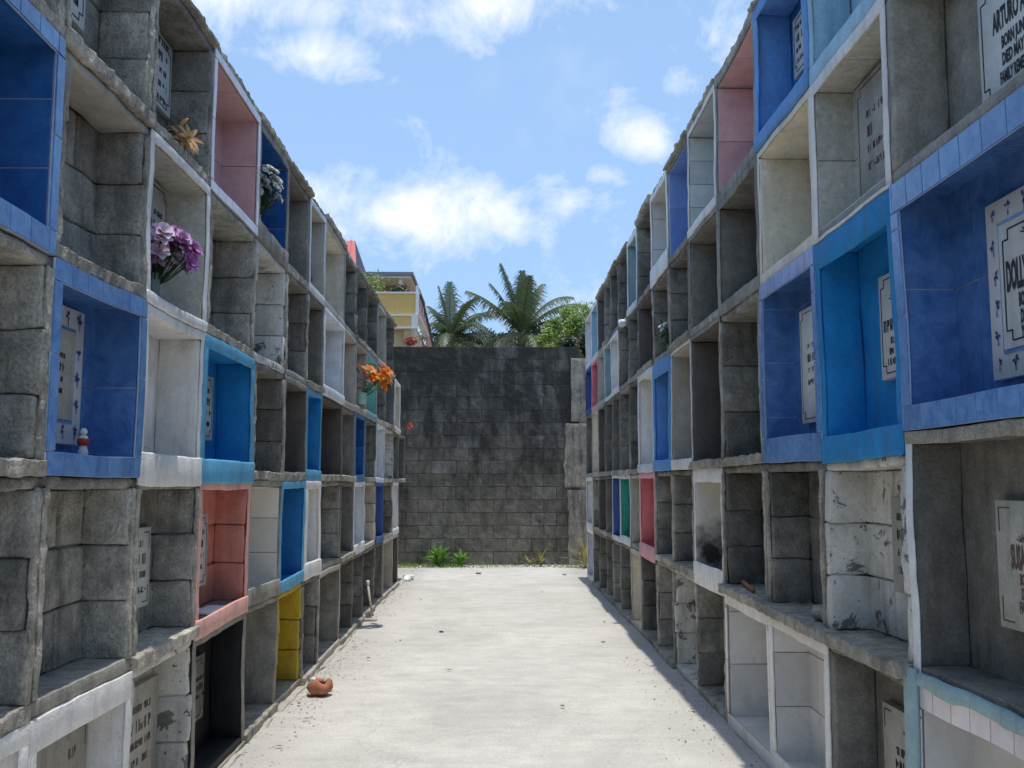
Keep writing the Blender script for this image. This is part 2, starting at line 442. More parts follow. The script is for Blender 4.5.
def plaque(wl, parent, u0, u1, z0, z1, R, P, rng):
    """P: c=(fraction along u, fraction along z), size=(w,h), lines=[(text|None, y, size)], mat, ink, border"""
    w, h = P['size']
    if 'far' in P:
        fe, b_, t_ = P['far']; cu = u0 + (u1 - u0) * fe - w / 2; cz = z0 + (z1 - z0) * (b_ + t_) / 2; h = (z1 - z0) * (t_ - b_)
    else: cu = u0 + (u1 - u0) * P['c'][0]; cz = z0 + (z1 - z0) * P['c'][1]
    th = .022; mb = MB(); mat = P.get('mat', 'stone'); ink = P.get('ink', 'ink')
    wf = R - (.006 if P.get('tileb') or parent.get('x') else .014)
    wq = wf - th
    rd = -1 if wl.s > 0 else 1   # text runs towards -y on the right wall, +y on the left
    def pt(a, b, lift): return wl.W(cu + rd * a, wq - lift, cz + b)
    def rect(a0, a1, b0, b1, key, l0=-.001, l1=.0015):
        mb.box(pt(a0, b0, l0), pt(a1, b1, l1), key)
    mb.rbox(wl.W(cu - w / 2, wq, cz - h / 2), wl.W(cu + w / 2, wf + .03, cz + h / 2), mat if not P.get('tileb') else 't_white', r=.003, step=.3, amp=0)
    W2, H2 = w / 2, h / 2
    if P.get('tileb'):
        bw = .085
        iw, ih = W2 - bw, H2 - bw
        rect(-iw - .012, iw + .012, -ih - .012, ih + .012, 't_bluef', 0, .003)
        rect(-iw, iw, -ih, ih, P.get('inner', 'stone'), 0, .007)
        # small blue flower motifs on the white border tiles
        def motif(a, b, s_):
            ang0 = rng.uniform(0, 6)
            for k in range(rng.choice((3, 4, 5))):
                an = ang0 + k * 1.15 + rng.uniform(-.3, .3); V = []
                for (rr, da) in ((.05, 0), (.75, -.5), (rng.uniform(1.1, 1.7), 0), (.75, .5)):
                    V.append(pt(a + s_ * rr * math.cos(an + da), b + s_ * rr * math.sin(an + da), .0025))
                mb.add(V, [(0, 1, 2, 3)], 'inkblue', False)
            mb.add([pt(a, b, .0025), pt(a + .004, b - s_ * 2.2, .0025), pt(a - .002, b - s_ * 2.2, .0025)], [(0, 1, 2)], 'inkblue', False)
        nx = max(2, int(w / .085)); nz = max(2, int(h / .085))
        for i in range(nx):
            for sgn in (-1, 1): motif(-W2 + w * (i + .5) / nx, sgn * (H2 - bw / 2) + .01, rng.uniform(.012, .019))
        for i in range(1, nz - 1):
            for sgn in (-1, 1): motif(sgn * (W2 - bw / 2), -H2 + h * (i + .5) / nz, rng.uniform(.012, .019))
        W2, H2 = iw, ih; lift = .0075
    else: lift = .0
    b = .022; q = .0022; cn = .03
    if P.get('border', True):
        def rl(a0, a1, b0, b1): rect(a0, a1, b0, b1, ink, lift - .0005, lift + .0015)
        if P.get('corners'):
            for sa in (-1, 1):
                for sb in (-1, 1):
                    rl(sa * (W2 - b), sa * (W2 - b - .06), sb * (H2 - b) - q, sb * (H2 - b) + q)
                    rl(sa * (W2 - b) - q, sa * (W2 - b) + q, sb * (H2 - b), sb * (H2 - b - .07))
        else:
            for sb in (-1, 1): rl(-W2 + b + cn, W2 - b - cn, sb * (H2 - b) - q, sb * (H2 - b) + q)
            for sa in (-1, 1): rl(sa * (W2 - b) - q, sa * (W2 - b) + q, -H2 + b + cn, H2 - b - cn)
            for sa in (-1, 1):
                for sb in (-1, 1):
                    rl(sa * (W2 - b), sa * (W2 - b - cn), sb * (H2 - b - cn) - q, sb * (H2 - b - cn) + q)
                    rl(sa * (W2 - b - cn) - q, sa * (W2 - b - cn) + q, sb * (H2 - b), sb * (H2 - b - cn))
    for L in P.get('lines', []):
        txt, yy, sz = L[0], L[1], L[2]; ax = L[3] if len(L) > 3 else 0
        if txt:
            V, F = text_geo(txt, sz, sz * .045)
            sx = L[4] if len(L) > 4 else .62
            Q = [pt(v[0] * sx + ax, v[1] + yy, lift + .0012) for v in V]
            if wl.s > 0: pass
            mb.add(Q, F, ink, False)
        else:   # worn, unreadable lettering
            span = L[4] if len(L) > 4 else w * .66
            a = -span / 2
            while a < span / 2:
                lw = rng.uniform(.010, .020) * sz / .04
                if rng.random() < .86:
                    if rng.random() < .7: rect(a + ax, a + lw * .35 + ax, yy - sz * .38, yy + sz * .38, ink, lift - .0005, lift + .0012)
                    if rng.random() < .6: rect(a + lw * .6 + ax, a + lw * .9 + ax, yy - sz * .38, yy + sz * .38, ink, lift - .0005, lift + .0012)
                    if rng.random() < .6: rect(a + ax, a + lw * .9 + ax, yy + rng.choice((-.3, 0, .3)) * sz - .002, yy + .003 + rng.choice((-.3, 0, .3)) * sz, ink, lift - .0005, lift + .0012)
                a += lw * 1.25
    if P.get('emblem'):
        ex, ey, es = P['emblem']
        for k in range(7):   # small spray of leaves over the name
            an = R_(20 + k * 23); V = []
            for (rr, da) in ((.15, 0), (.6, -.16), (1.1, 0), (.6, .16)):
                V.append(pt(ex + es * rr * math.cos(an + da), ey + es * .6 * rr * math.sin(an + da), lift + .0012))
            mb.add(V, [(0, 1, 2, 3)], ink, False)
    o = mb.build('plaque', parent, wl.W(cu, wf, cz))
    if P.get('label'): tag(o, P['label'])

B = lambda **k: dict(style='block', **k)
S = lambda **k: dict(style='smooth', **k)
def T(tile_, **k): return dict(style='tile', c='grout', tile=tile_, slabm='grout', **k)
def mark(n=4, h=.04, first=None, span=None):
    out = []; y = h * (n - 1) * .75
    for i in range(n): out.append((None, y, h * (1.3 if i == 1 else .8), 0, span or .26)); y -= h * 1.45
    return out

Lroot = empty('burial_niche_wall', (-FACE, 8, 0))
tag(Lroot, 'lower stacked burial niche wall left of the path, five rows of grey, white, blue and salmon openings', 'niche wall', 'burial niche walls flanking the path')
uL = [.6, 1.38, 2.15, 2.92, 3.70, 4.47, 5.38, 6.18, 6.9, 7.52, 8.55, 9.33, 10.07, 11.0, 11.8, 12.8, 13.55, 14.5]
zL = [0.0, .715, 1.42, 2.10, 2.80, 3.5]
WL = Wall(-1, uL, zL, Lroot)
g = lambda: B(c='block')
L5 = [g(), g(), S(c='white', frame=('white', .06), lip=.03), 
      S(c='white', frame=('white', .055, .015), top=.10, lip=.03, R=.16, label='white painted bottom row niche with an old stone plaque reading RIP',
        plaques=[dict(far=(.93, .09, .78), size=(.42, .46), mat='stoned', ink='inkb', corners=True, lines=[('R I P', .15, .05, .08), (None, .03, .05), (None, -.05, .035), (None, -.11, .035)])]),
      B(c='whitewash', R=.17, slabm='slab', label='peeling whitewashed block niche with a sunken tan plaque', plaques=[dict(far=(.93, .2, .78), size=(.46, .46), mat='stoned', ink='inkb', border=False, lines=mark(4, .05))]),
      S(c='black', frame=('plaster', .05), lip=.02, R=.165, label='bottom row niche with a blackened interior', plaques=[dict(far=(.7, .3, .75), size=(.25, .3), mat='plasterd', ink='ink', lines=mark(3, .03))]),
      S(c='plaster', R=.24), B(c='yellow', R=.2, slabm='plaster', edge='plaster', label='niche of rough blocks painted mustard yellow'), B(c='block'),
      S(c='plaster', frame=('light', .045), lip=.06, R=.24), B(c='dark'), B(c='dark'), B(c='dark'), B(c='dark'),
      S(c='light', frame=('light', .045), lip=.06), S(c='brown', frame=('light', .04), lip=.06), None]
L4 = [g(), g(), B(c='block'), B(c='block', slabm='plaster'),
      B(c='block', R=.18, plaques=[dict(far=(.78, .23, .71), size=(.36, .44), mat='stone', ink='inkb', corners=True, lines=mark(4, .045))]),
      B(c='salmon', frame=('salmonl', .05, .014), lip=.07, drop=.02, R=.17, slabm='plasterd', label='salmon pink painted block niche with a narrow plaque', plaques=[dict(far=(.68, .24, .76), size=(.30, .40), mat='stone', ink='ink', lines=mark(4, .04, span=.16))]),
      T('t_rust', ts=(.3, .215), frame=('plaster', .03, .01), lip=.10, R=.2, label='niche lined with rust stained white tiles'),
      S(c='blue', frame=('turql', .05, .012), lip=.08, R=.25, label='deep blue niche with light blue frame under two turquoise niches'),
      S(c='white', frame=('white', .06, .03), lip=.12, R=.2, label='bright white rounded niche over a grey block niche'),
      B(c='block', slabm='plaster'), S(c='plasterd'), S(c='whiteb', frame=('whiteb', .045), lip=.10), B(c='beige', lip=.08, slabm='light'),
      S(c='navy', frame=('navy', .04), lip=.08, label='navy blue niche beside the far white one'), B(c='dark', slabm='light'), S(c='white', frame=('white', .045), lip=.09), None]
L3 = [g(), g(), B(c='block'),
      T('t_blue', ts=(.42, .31), off=(.1, .02), frame=('t_bluef', .055, .018), lip=.075, top=.07, R=.165, label='blue tiled niche with a flower bordered plaque and a small figurine',
        plaques=[dict(far=(.73, .17, .88), size=(.46, .5), tileb=True, inner='stoned', ink='inkb', border=False, lines=mark(4, .028, span=.14), label='plaque framed in white tiles with blue flowers')]),
      S(c='white', frame=('white', .04, .015), lip=.10, drop=.03, R=.19, label='plain white plastered niche between the blue tiled and turquoise ones', plaques=[dict(far=(.75, .2, .7), size=(.36, .46), mat='white', ink='inkb', border=False, lines=[])]),
      S(c='turq', frame=('turql', .065, .02), lip=.10, drop=.02, R=.19, label='turquoise niche above the salmon pink one', plaques=[dict(far=(.76, .3, .8), size=(.36, .40), mat='stone', lines=mark(4, .04))]),
      B(c='dark', R=.24), S(c='brown', frame=('plaster', .04)), S(c='turq', frame=('turql', .045), lip=.08, label='narrow turquoise niche between two dark cement ones'), S(c='brown'),
      S(c='plasterd'), T('t_deep', frame=('t_bluef', .04, .01), lip=.07, label='deep blue tiled niche under the orange flowers'), B(c='dark'),
      S(c='whiteb', frame=('whiteb', .04)), B(c='whitewash'), S(c='plasterd'), S(c='plasterd')]
L2 = [g(), g(), T('t_deep', ts=(.4, .22), frame=('t_bluef', .05, .018), lip=.075, top=.06, R=.17, label='dark blue tiled niche with pale blue tile frame at the left edge'),
      B(c='block', R=.18, ceil='light'),
      T('t_marble', ts=(.6, .33), frame=('white', .045, .016), lip=.05, R=.19, label='white framed niche with speckled interior holding purple flowers',
        plaques=[dict(far=(.86, .36, .92), size=(.40, .42), mat='stoned', ink='ink', lines=mark(3, .04))]),
      B(c='block', R=.22), B(c='whitewash', R=.24, label='whitewashed block niche with peeling blue traces'), B(c='dark', slabm='plaster'), S(c='plasterd'),
      S(c='whiteb', frame=('whiteb', .05, .02), lip=.08, label='smooth bluish white niche under the beige one'),
      S(c='beige', frame=('light', .04)), S(c='beige', frame=('light', .04), lip=.07), S(c='seagreen', frame=('teal', .05), lip=.08, label='sea green niche behind the orange flowers'),
      B(c='dark'), S(c='plasterd', frame=('plaster', .04)), S(c='cream', frame=('white', .05, .03), lip=.06), None]
L1 = [g(), g(), B(c='block'), B(c='block', R=.20, plaques=[dict(far=(.68, .40, .93), size=(.46, .44), mat='stone', corners=False, lines=mark(4, .05, span=.34))]),
      B(c='block', R=.20, plaques=[dict(far=(.90, .44, .93), size=(.46, .46), mat='stone', lines=mark(5, .045, span=.32))]),
      T('t_pink', ts=(.4, .34), frame=('t_pinkf', .045, .012), lip=.05, R=.2, label='pink tiled niche in the top row of the left wall'),
      T('t_deep', ts=(.4, .2), frame=('plaster', .05, .01), lip=.10, R=.26, label='dark blue tiled niche in the top row holding white flowers'),
      S(c='plasterd'), S(c='light', frame=('whiteb', .04, .014), label='light grey niche with pale frame right of the dark top row one'),
      S(c='cream', frame=('light', .035), ceil='cream'), B(c='dark'), B(c='dark'), B(c='dark'), S(c='light', frame=('light', .04)), B(c='dark'), None, None]
Rroot = empty('burial_niche_wall', (FACE, 8, 0))
tag(Rroot, 'taller stacked burial niche wall right of the path, with blue tiled, turquoise, pink and bare cement openings', 'niche wall', 'burial niche walls flanking the path')
uR = [.5, 1.35, 2.22, 3.2, 4.0, 4.87, 5.78, 6.65, 7.45, 8.25, 9.13, 9.8, 10.6, 11.3, 12.0, 12.8, 13.65, 14.55]
zR = [0.0, .76, 1.5, 2.425, 3.12, 3.9]
WR = Wall(1, uR, zR, Rroot)
R1 = [g(), g(), S(c='plaster'), S(c='paleblue', frame=('paleblue', .05), label='pale blue niche at the top edge of the right wall'),
      S(c='bluec', frame=('bluec', .07, .02), lip=.08, R=.18, back='blue', label='bright blue niche in the top row of the right wall', plaques=[dict(far=(.79, .42, .82), size=(.3, .4), mat='stone', lines=mark(4, .04, span=.2))]),
      T('t_pink', ts=(.4, .34), frame=('plaster', .04), R=.22, label='pink tiled niche in the top row of the right wall'),
      T('t_greyw', ts=(.4, .17), frame=('white', .04, .014), lip=.06, label='pale grey tiled niche with a thin white frame'),
      T('t_lav', ts=(.5, .4), frame=('plaster', .03), label='lavender blue tiled niche between two white ones'),
      T('t_white', ts=(.5, .27), frame=('white', .05, .02), lip=.14, drop=.02, label='white tiled niche with a thick white lip'),
      B(c='dark'), S(c='teal', frame=('whiteb', .05, .02), lip=.07), B(c='dark', ledge=.0), B(c='dark'), B(c='block'), S(c='brown'),
      S(c='paleblue', frame=('white', .05)), S(c='whiteb', frame=('white', .05))]
R2 = [g(), g(), S(c='plaster', R=.19, slabm='plaster', ledge=.0, label='grey cement niche with a large white memorial plaque',
                   plaques=[dict(far=(.67, .20, .75), size=(.46, .52), mat='stone', emblem=(-.03, .165, .05),
                                 lines=[('R I P', .118, .05, -.02, .5), ('ARTURO A. N', .045, .09, -.03, .40), ('BORN JUNE 12,', -.030, .052, -.01, .5), ('DIED MAY 13, 2', -.083, .052, -.01, .5), ('FAMILY REMEMBRANCE', -.138, .052, -.0, .42)],
                                 label='white memorial plaque lettered ARTURO in black')]),
      T('t_marble', ts=(.4, .3), frame=('white', .045, .012), lip=.012, top=.055, R=.165, label='white framed niche lined with speckled stone tiles',
        plaques=[dict(far=(.80, .13, .89), size=(.48, .52), mat='stoned', ink='inkb', lines=mark(4, .05, span=.26))]),
      S(c='cream', frame=('cream', .035, .01), R=.3, label='deep smooth cream coloured niche'), S(c='plasterd', frame=('plaster', .05), R=.24, slabm='slab'), S(c='plasterd', frame=('plaster', .03), slabm='slab'),
      B(c='dark'), B(c='dark'), S(c='brown'), B(c='dark'), B(c='dark'), S(c='white', frame=('white', .05, .02)),
      S(c='teal', frame=('whiteb', .03)), S(c='beige', frame=('light', .04)), S(c='pink', frame=('pinkl', .04), label='far pink niche beside the navy one'), S(c='navy', frame=('navy', .05), label='navy niche at the far end of the right wall')]
R3 = [g(), g(), T('t_blue', z0=1.575, ts=(.42, .43), off=(.1, .0), frame=('t_bluef', .06, .016), lip=.085, top=.10, R=.17, slabl=1, label='large blue tiled niche at the right edge with a flower bordered plaque',
                   plaques=[dict(far=(.68, .16, .80), size=(.62, .60), tileb=True, emblem=(-.06, .13, .05),
                                 lines=[('DOLLY', .02, .12, -.135, .30), ('BORN', -.055, .055, -.10, .4), ('DIED', -.105, .055, -.10, .4), ('YOUR MEMORY', -.150, .05, -.05, .42)],
                                 label='plaque lettered DOLLY with a border of blue flower tiles')]),
      S(c='turq', frame=('turq', .05, .014), lip=.10, top=.12, drop=.01, R=.165, label='bright turquoise plastered niche beside the large blue tiled one',
        plaques=[dict(far=(.62, .33, .77), size=(.40, .36), mat='stone', ink='ink', emblem=(-.05, .09, .06), lines=[(None, .0, .06, 0, .32), (None, -.06, .035, 0, .2), (None, -.10, .035, 0, .24), (None, -.14, .035, 0, .26)])]),
      T('t_blue', ts=(.3, .28), off=(.0, .1), frame=('t_bluef', .05, .016), lip=.12, top=.08, R=.165, label='smaller blue tiled niche with white grout lines',
        plaques=[dict(far=(.75, .20, .80), size=(.42, .54), mat='stone', ink='inkb', lines=mark(4, .04, span=.2))]),
      B(c='dark', R=.22), S(c='brown', frame=('plaster', .03)), S(c='light', lip=.08, frame=('white', .03)),
      S(c='bluec', frame=('bluec', .06, .03), lip=.09, top=.13, R=.2, back='blue', label='mid blue rounded niche next to a white one'),
      S(c='white', frame=('whiteb', .06, .03), lip=.08, label='white niche above the pink one'),
      B(c='dark'), B(c='block'), S(c='plasterd'), S(c='plasterd'), S(c='brown', frame=('plaster', .04)), S(c='cream', frame=('light', .05)), S(c='plasterd')]
R4 = [g(), g(), S(c='plasterd', z1=1.572, R=.165, frame=('whiteb', .05, .012), lip=.0, top=.045, notop=True, slabm='plasterd', label='dark smooth cement niche with an old lettered plaque',
                   plaques=[dict(far=(.69, .27, .73), size=(.48, .34), mat='stoned', ink='inkb', corners=True, emblem=(-.08, .065, .05), lines=[('SUSANA', .02, .095, -.10, .34), ('BORN', -.04, .045, -.09, .45), ('DIED', -.08, .045, -.09, .45), ('FAMILY', -.12, .045, -.09, .5)])]),
      B(c='whitewash', R=.165, slabm='slab', ledge=.06, label='flaking whitewashed block niche with a thick cement ledge', plaques=[dict(far=(.55, .32, .80), size=(.36, .42), mat='stoned', ink='inkb', border=False, lines=mark(4, .045))]),
      B(c='dark', R=.2, ledge=.06), B(c='dark', R=.22, ledge=.05), S(c='soot', frame=('white', .04, .014), lip=.12, top=.09, drop=.03, R=.22, label='white niche with a black soot mark inside'),
      B(c='dark'), B(c='dark'), S(c='pink', frame=('pinkl', .05, .02), lip=.10, drop=.03, label='bright pink niche in the second row from the ground'),
      S(c='light', slabm='plaster', plaques=[dict(c=(.5, .5), size=(.3, .4), mat='stoned', ink='ink', lines=mark(4, .05, span=.2))]), S(c='green', frame=('whiteb', .045), lip=.09, label='green niche between the navy one and the inscribed grey one'),
      S(c='navy', frame=('whiteb', .04)), S(c='plasterd'), S(c='brown'), B(c='block'), S(c='whiteb', frame=('white', .06, .02))]
R5 = [g(), g(), T('t_white', ts=(.5, .4), frame=('t_pinkf', .05, .010), lip=.05, top=.075, R=.165, label='white tiled bottom niche inside a pale teal painted frame'),
      S(c='plasterd', R=.17, plaques=[dict(far=(.77, .18, .74), size=(.44, .42), mat='stoned', ink='ink', corners=True, emblem=(0, .13, .04), lines=[(None, .06, .04, 0, .2), (None, 0, .07, 0, .3), (None, -.07, .04, 0, .2), (None, -.13, .04, 0, .24)])]),
      T('t_white', ts=(.32, .26), frame=('white', .055, .02), lip=.10, top=.06, R=.175, label='white tiled bottom niche with a rounded white rim'),
      T('t_white', ts=(.3, .3), frame=('t_white', .035, .012), lip=.07, top=.07, R=.22, label='bottom niche framed with a row of small white tiles'),
      B(c='dark'), B(c='whitewash'), B(c='block', ledge=.03), B(c='dark'), S(c='cream', frame=('light', .05), lip=.05), B(c='dark'), B(c='block'), B(c='dark'), B(c='dark'), B(c='dark'),
      S(c='whiteb', frame=('white', .06, .01))]
MB.sag = True
for wl, rows in ((WL, (L5, L4, L3, L2, L1)), (WR, (R5, R4, R3, R2, R1))):
    for r, row in enumerate(rows):
        for c, sp in enumerate(row):
            if sp: build_niche(wl, r, c, sp)
# masonry body of each wall, its roof slab, and the closed far end
def body(wl, nrow5, name):
    mb = MB(); z = wl.zs
    u_end = wl.us[-1]
    mb.rbox(wl.W(wl.us[0], .32, -.05), wl.W(u_end - .002, 2.35, z[4] - .002), 'block', r=.01, step=.6, amp=.003)
    mb.rbox(wl.W(wl.us[0], .32, z[4]), wl.W(wl.us[nrow5] - .002, 2.35, z[5] - .002), 'block', r=.01, step=.6, amp=.003)
    mb.build('masonry_core', wl.root, wl.W((wl.us[0] + u_end) / 2, 1.3, 0))
    sl = MB()
    for i in range(nrow5):
        ov = [.0, .02, .035, .01, .028][i % 5]
        sl.rbox(wl.W(wl.us[i], -ov, z[5]), wl.W(wl.us[i + 1] + .01, 2.38, z[5] + .022 + .009 * ((i * 7) % 4)), 'slab', r=.006, step=.035, amp=.009, freq=27, smooth=False)
    sl.build('roof_slab', wl.root, wl.W((wl.us[0] + u_end) / 2, 1.2, z[5]))
body(WL, 15, 'l'); body(WR, 17, 'r')

# pale teal painted strip around the near right bottom niche and the pillar above it
mb = MB()
ubox(mb, WR, (3.2 - .055, 3.2 + .035), (-.026, -.0085), (0, .80), 'teal', r=.008, step=.08, amp=.003)
ubox(mb, WR, (1.8, 3.2 - .056), (-.030, -.0085), (.752, .80), 'teal', r=.012, step=.06, amp=.006, freq=12)
mb.build('painted_border', Rroot, WR.W(3.2, 0, 0))

MB.sag = False
# ------------------------------------------------------------------ ground
def sheet(name, x0, x1, y0, y1, z, key, nx, ny, amp=0, freq=1., kind='structure'):
    xs = np.linspace(x0, x1, nx + 1); ys = np.linspace(y0, y1, ny + 1)
    V = np.array([(x, y, z) for y in ys for x in xs])
    if amp: V[:, 2] += amp * (vnoise(V * freq, 3) + .5 * vnoise(V * freq * 2.7, 4))
    F = [(j * (nx + 1) + i, j * (nx + 1) + i + 1, (j + 1) * (nx + 1) + i + 1, (j + 1) * (nx + 1) + i) for j in range(ny) for i in range(nx)]
    m = MB(); m.add(V, F, key); o = m.build(name); tag(o, kind=kind); return o
reg('earth', rough_mat('dry_earth', (.24, .20, .15), .25, .3, bump=.5, island=0, objvar=0, scale=.5))
def path_mat():
    m, t, b = new_mat('weathered_concrete_path')
    P = t.add('ShaderNodeNewGeometry').outputs['Position']
    big = t.noise(P, .9, 6, .65, .5); mid = t.noise(P, 5, 6, .7); fine = t.noise(P, 60, 4, .7); gr = t.noise(P, 160, 2, .6)
    mp = t.add('ShaderNodeMapping'); mp.inputs['Scale'].default_value = (.8, 3.5, 1); t.link(P, mp.inputs[0])
    br = t.noise(mp.outputs[0], 3, 5, .6, .3)
    f = t.math('MULTIPLY', t.mapr(big, .3, .7, .86, 1.10), t.mapr(mid, .25, .75, .86, 1.10))
    f = t.math('MULTIPLY', f, t.mapr(fine, .3, .7, .86, 1.12)); f = t.math('MULTIPLY', f, t.mapr(br, .3, .7, .94, 1.06))
    f = t.math('MULTIPLY', f, t.mapr(gr, .3, .7, .93, 1.07))
    col = t.mix(1., (.575, .55, .505), f, 'MULTIPLY')
    # dirt: gathers along both wall bases
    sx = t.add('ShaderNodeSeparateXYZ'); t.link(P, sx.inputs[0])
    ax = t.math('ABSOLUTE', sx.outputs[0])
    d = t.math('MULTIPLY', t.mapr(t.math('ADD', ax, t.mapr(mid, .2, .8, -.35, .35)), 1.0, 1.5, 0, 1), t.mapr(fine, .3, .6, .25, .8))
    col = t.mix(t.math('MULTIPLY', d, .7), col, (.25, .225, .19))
    sp = t.mapr(t.noise(P, 24, 5, .75), .66, .72, 0, .6)
    col = t.mix(sp, col, (.30, .27, .23))
    cr = t.add('ShaderNodeTexVoronoi', feature='DISTANCE_TO_EDGE'); cr.inputs['Scale'].default_value = .55
    wv = t.vmath('ADD', P, t.vmath('MULTIPLY', t.add('ShaderNodeTexNoise').outputs[1], (.0, .0, 0)))
    dn = t.add('ShaderNodeTexNoise'); dn.inputs['Scale'].default_value = 2.5; dn.inputs['Detail'].default_value = 6; t.link(P, dn.inputs['Vector'])
    t.link(t.vmath('ADD', P, t.vmath('MULTIPLY', dn.outputs[1], (.8, .8, 0))), cr.inputs['Vector'])
    ck = t.mapr(cr.outputs[0], 0, .004, .22, 0)
    col = t.mix(ck, col, (.2, .18, .16))
    t.link(col, b.inputs['Base Color']); b.inputs['Roughness'].default_value = .92; b.inputs['Specular IOR Level'].default_value = .2
    h = t.math('ADD', t.math('MULTIPLY', mid, .8), t.math('MULTIPLY', fine, .5))
    bn = t.add('ShaderNodeBump'); bn.inputs['Strength'].default_value = .45; bn.inputs['Distance'].default_value = .02
    t.link(h, bn.inputs['Height']); t.link(bn.outputs[0], b.inputs['Normal'])
    return m
reg('path', path_mat())
sheet('ground', -400, 400, -200, 900, -.03, 'earth', 40, 55)
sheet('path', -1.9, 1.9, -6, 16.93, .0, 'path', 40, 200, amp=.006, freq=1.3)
sheet('grass_verge', -12, 12, 14.62, 16.9, -.02, 'earth', 20, 8)

# ------------------------------------------------------------------ end wall of blackened blocks
def endwall_mat():
    m, t, b = new_mat('blackened_block_wall')
    g_ = t.add('ShaderNodeNewGeometry'); P = g_.outputs['Position']
    rnd = g_.outputs['Random Per Island']
    sx = t.add('ShaderNodeSeparateXYZ'); t.link(P, sx.inputs[0]); Z = sx.outputs[2]
    mid = t.noise(P, 6, 6, .75); fine = t.noise(P, 40, 4, .7); big = t.noise(P, 1.1, 4, .6)
    mp = t.add('ShaderNodeMapping'); mp.inputs['Scale'].default_value = (2.2, 2.2, .8); t.link(P, mp.inputs[0])
    st = t.noise(mp.outputs[0], 1.5, 6, .7)
    base = t.mix(t.mapr(Z, 1.6, 2.4), (.215, .195, .155), (.20, .185, .155))
    f = t.math('MULTIPLY', t.math('MULTIPLY', t.mapr(mid, .25, .75, .5, 1.45), t.mapr(rnd, 0, 1, .86, 1.14)), t.mapr(fine, .3, .7, .7, 1.3))
    col = t.mix(1., base, f, 'MULTIPLY')
    # scattered paler blocks
    band = t.math('MULTIPLY', t.mapr(rnd, .72, .98, 0, 1), t.mapr(Z, 1.2, 2.0, .2, 1))
    col = t.mix(t.math('MULTIPLY', band, t.mapr(mid, .35, .6, .2, .8)), col, (.30, .29, .27))
    # black mould, heavier towards the top
    dm0 = 0; dm = t.math('ADD', t.mapr(Z, .3, 3.0, -.06, .18), st)
    dm = t.math('ADD', dm, t.math('ADD', t.mapr(big, .3, .7, -.10, .10), t.mapr(mid, .3, .7, -.10, .10)))
    col = t.mix(t.mapr(dm, .44, .70, 0, .85), col, (.035, .033, .03))
    t.link(col, b.inputs['Base Color']); b.inputs['Roughness'].default_value = .95; b.inputs['Specular IOR Level'].default_value = .15
    bn = t.add('ShaderNodeBump'); bn.inputs['Strength'].default_value = .6; bn.inputs['Distance'].default_value = .03
    t.link(t.math('ADD', mid, fine), bn.inputs['Height']); t.link(bn.outputs[0], b.inputs['Normal'])
    return m
reg('endwall', endwall_mat())
reg('mortar', rough_mat('old_mortar', (.085, .08, .07), .4, .5, island=0, bump=.4))
reg('render', rough_mat('old_cement_render', (.33, .29, .23), .4, .9, island=0, bump=.8, spots=.8, streak=.6))
YE = 16.95
mb = MB(); rng = random.Random(3)
ch = .2255; n_c = 17
for k in range(n_c):
    x = -6.2 - (.22 if k % 2 else 0)
    while x < 6.2:
        wdt = .44
        if x < 1.47 or x > 2.3:
            x1 = min(x + wdt, 1.47) if x < 1.47 else x + wdt
            j = rng.uniform(-.006, .006)
            if x1 - x > .03:
                mb.rbox((x + .0035, YE + j * .4, k * ch + .0035), (x1 - .0035, YE + .14, (k + 1) * ch - .0035), 'endwall', r=.006, step=.075, amp=.005, freq=13, smooth=False)
        x += wdt
mb.box((-6.3, YE + .010, -.05), (1.46, YE + .13, n_c * ch - .002), 'mortar')
mb.box((2.3, YE + .014, -.05), (6.5, YE + .13, n_c * ch - .002), 'mortar')
ew = mb.build('block_wall', None, (0, YE, 0))
tag(ew, 'tall blackened hollow block wall closing the far end of the path', 'wall')
mb = MB()
def ragged(V):
    V = V.copy(); m_ = V[:, 0] < 1.3
    V[m_, 0] += .045 * vnoise(V[m_] * np.array((0, 0, 2.6)) + 5, 8) + .02 * vnoise(V[m_] * np.array((0, 0, 11.)) + 5, 9)
    return V
mb.rbox((1.25, YE - .03, 0), (2.6, YE - .008, 1.30), 'render', r=.008, step=.06, amp=.010, freq=6, warp=ragged)
mb.rbox((1.22, YE - .035, 1.34), (2.6, YE - .008, 2.46), 'render', r=.008, step=.06, amp=.010, freq=6, warp=ragged)
mb.rbox((1.33, YE - .025, 2.50), (2.6, YE - .008, 3.62), 'render', r=.008, step=.06, amp=.010, freq=6, warp=ragged)
mb.rbox((1.475, YE - .007, 0), (2.58, YE + .2, 3.60), 'render', r=.008, step=.2, amp=.004)
p = mb.build('rendered_pillar', None, (1.9, YE, 0))
tag(p, 'patchy tan cement rendered pillar at the right end of the blackened block wall', 'pillar')

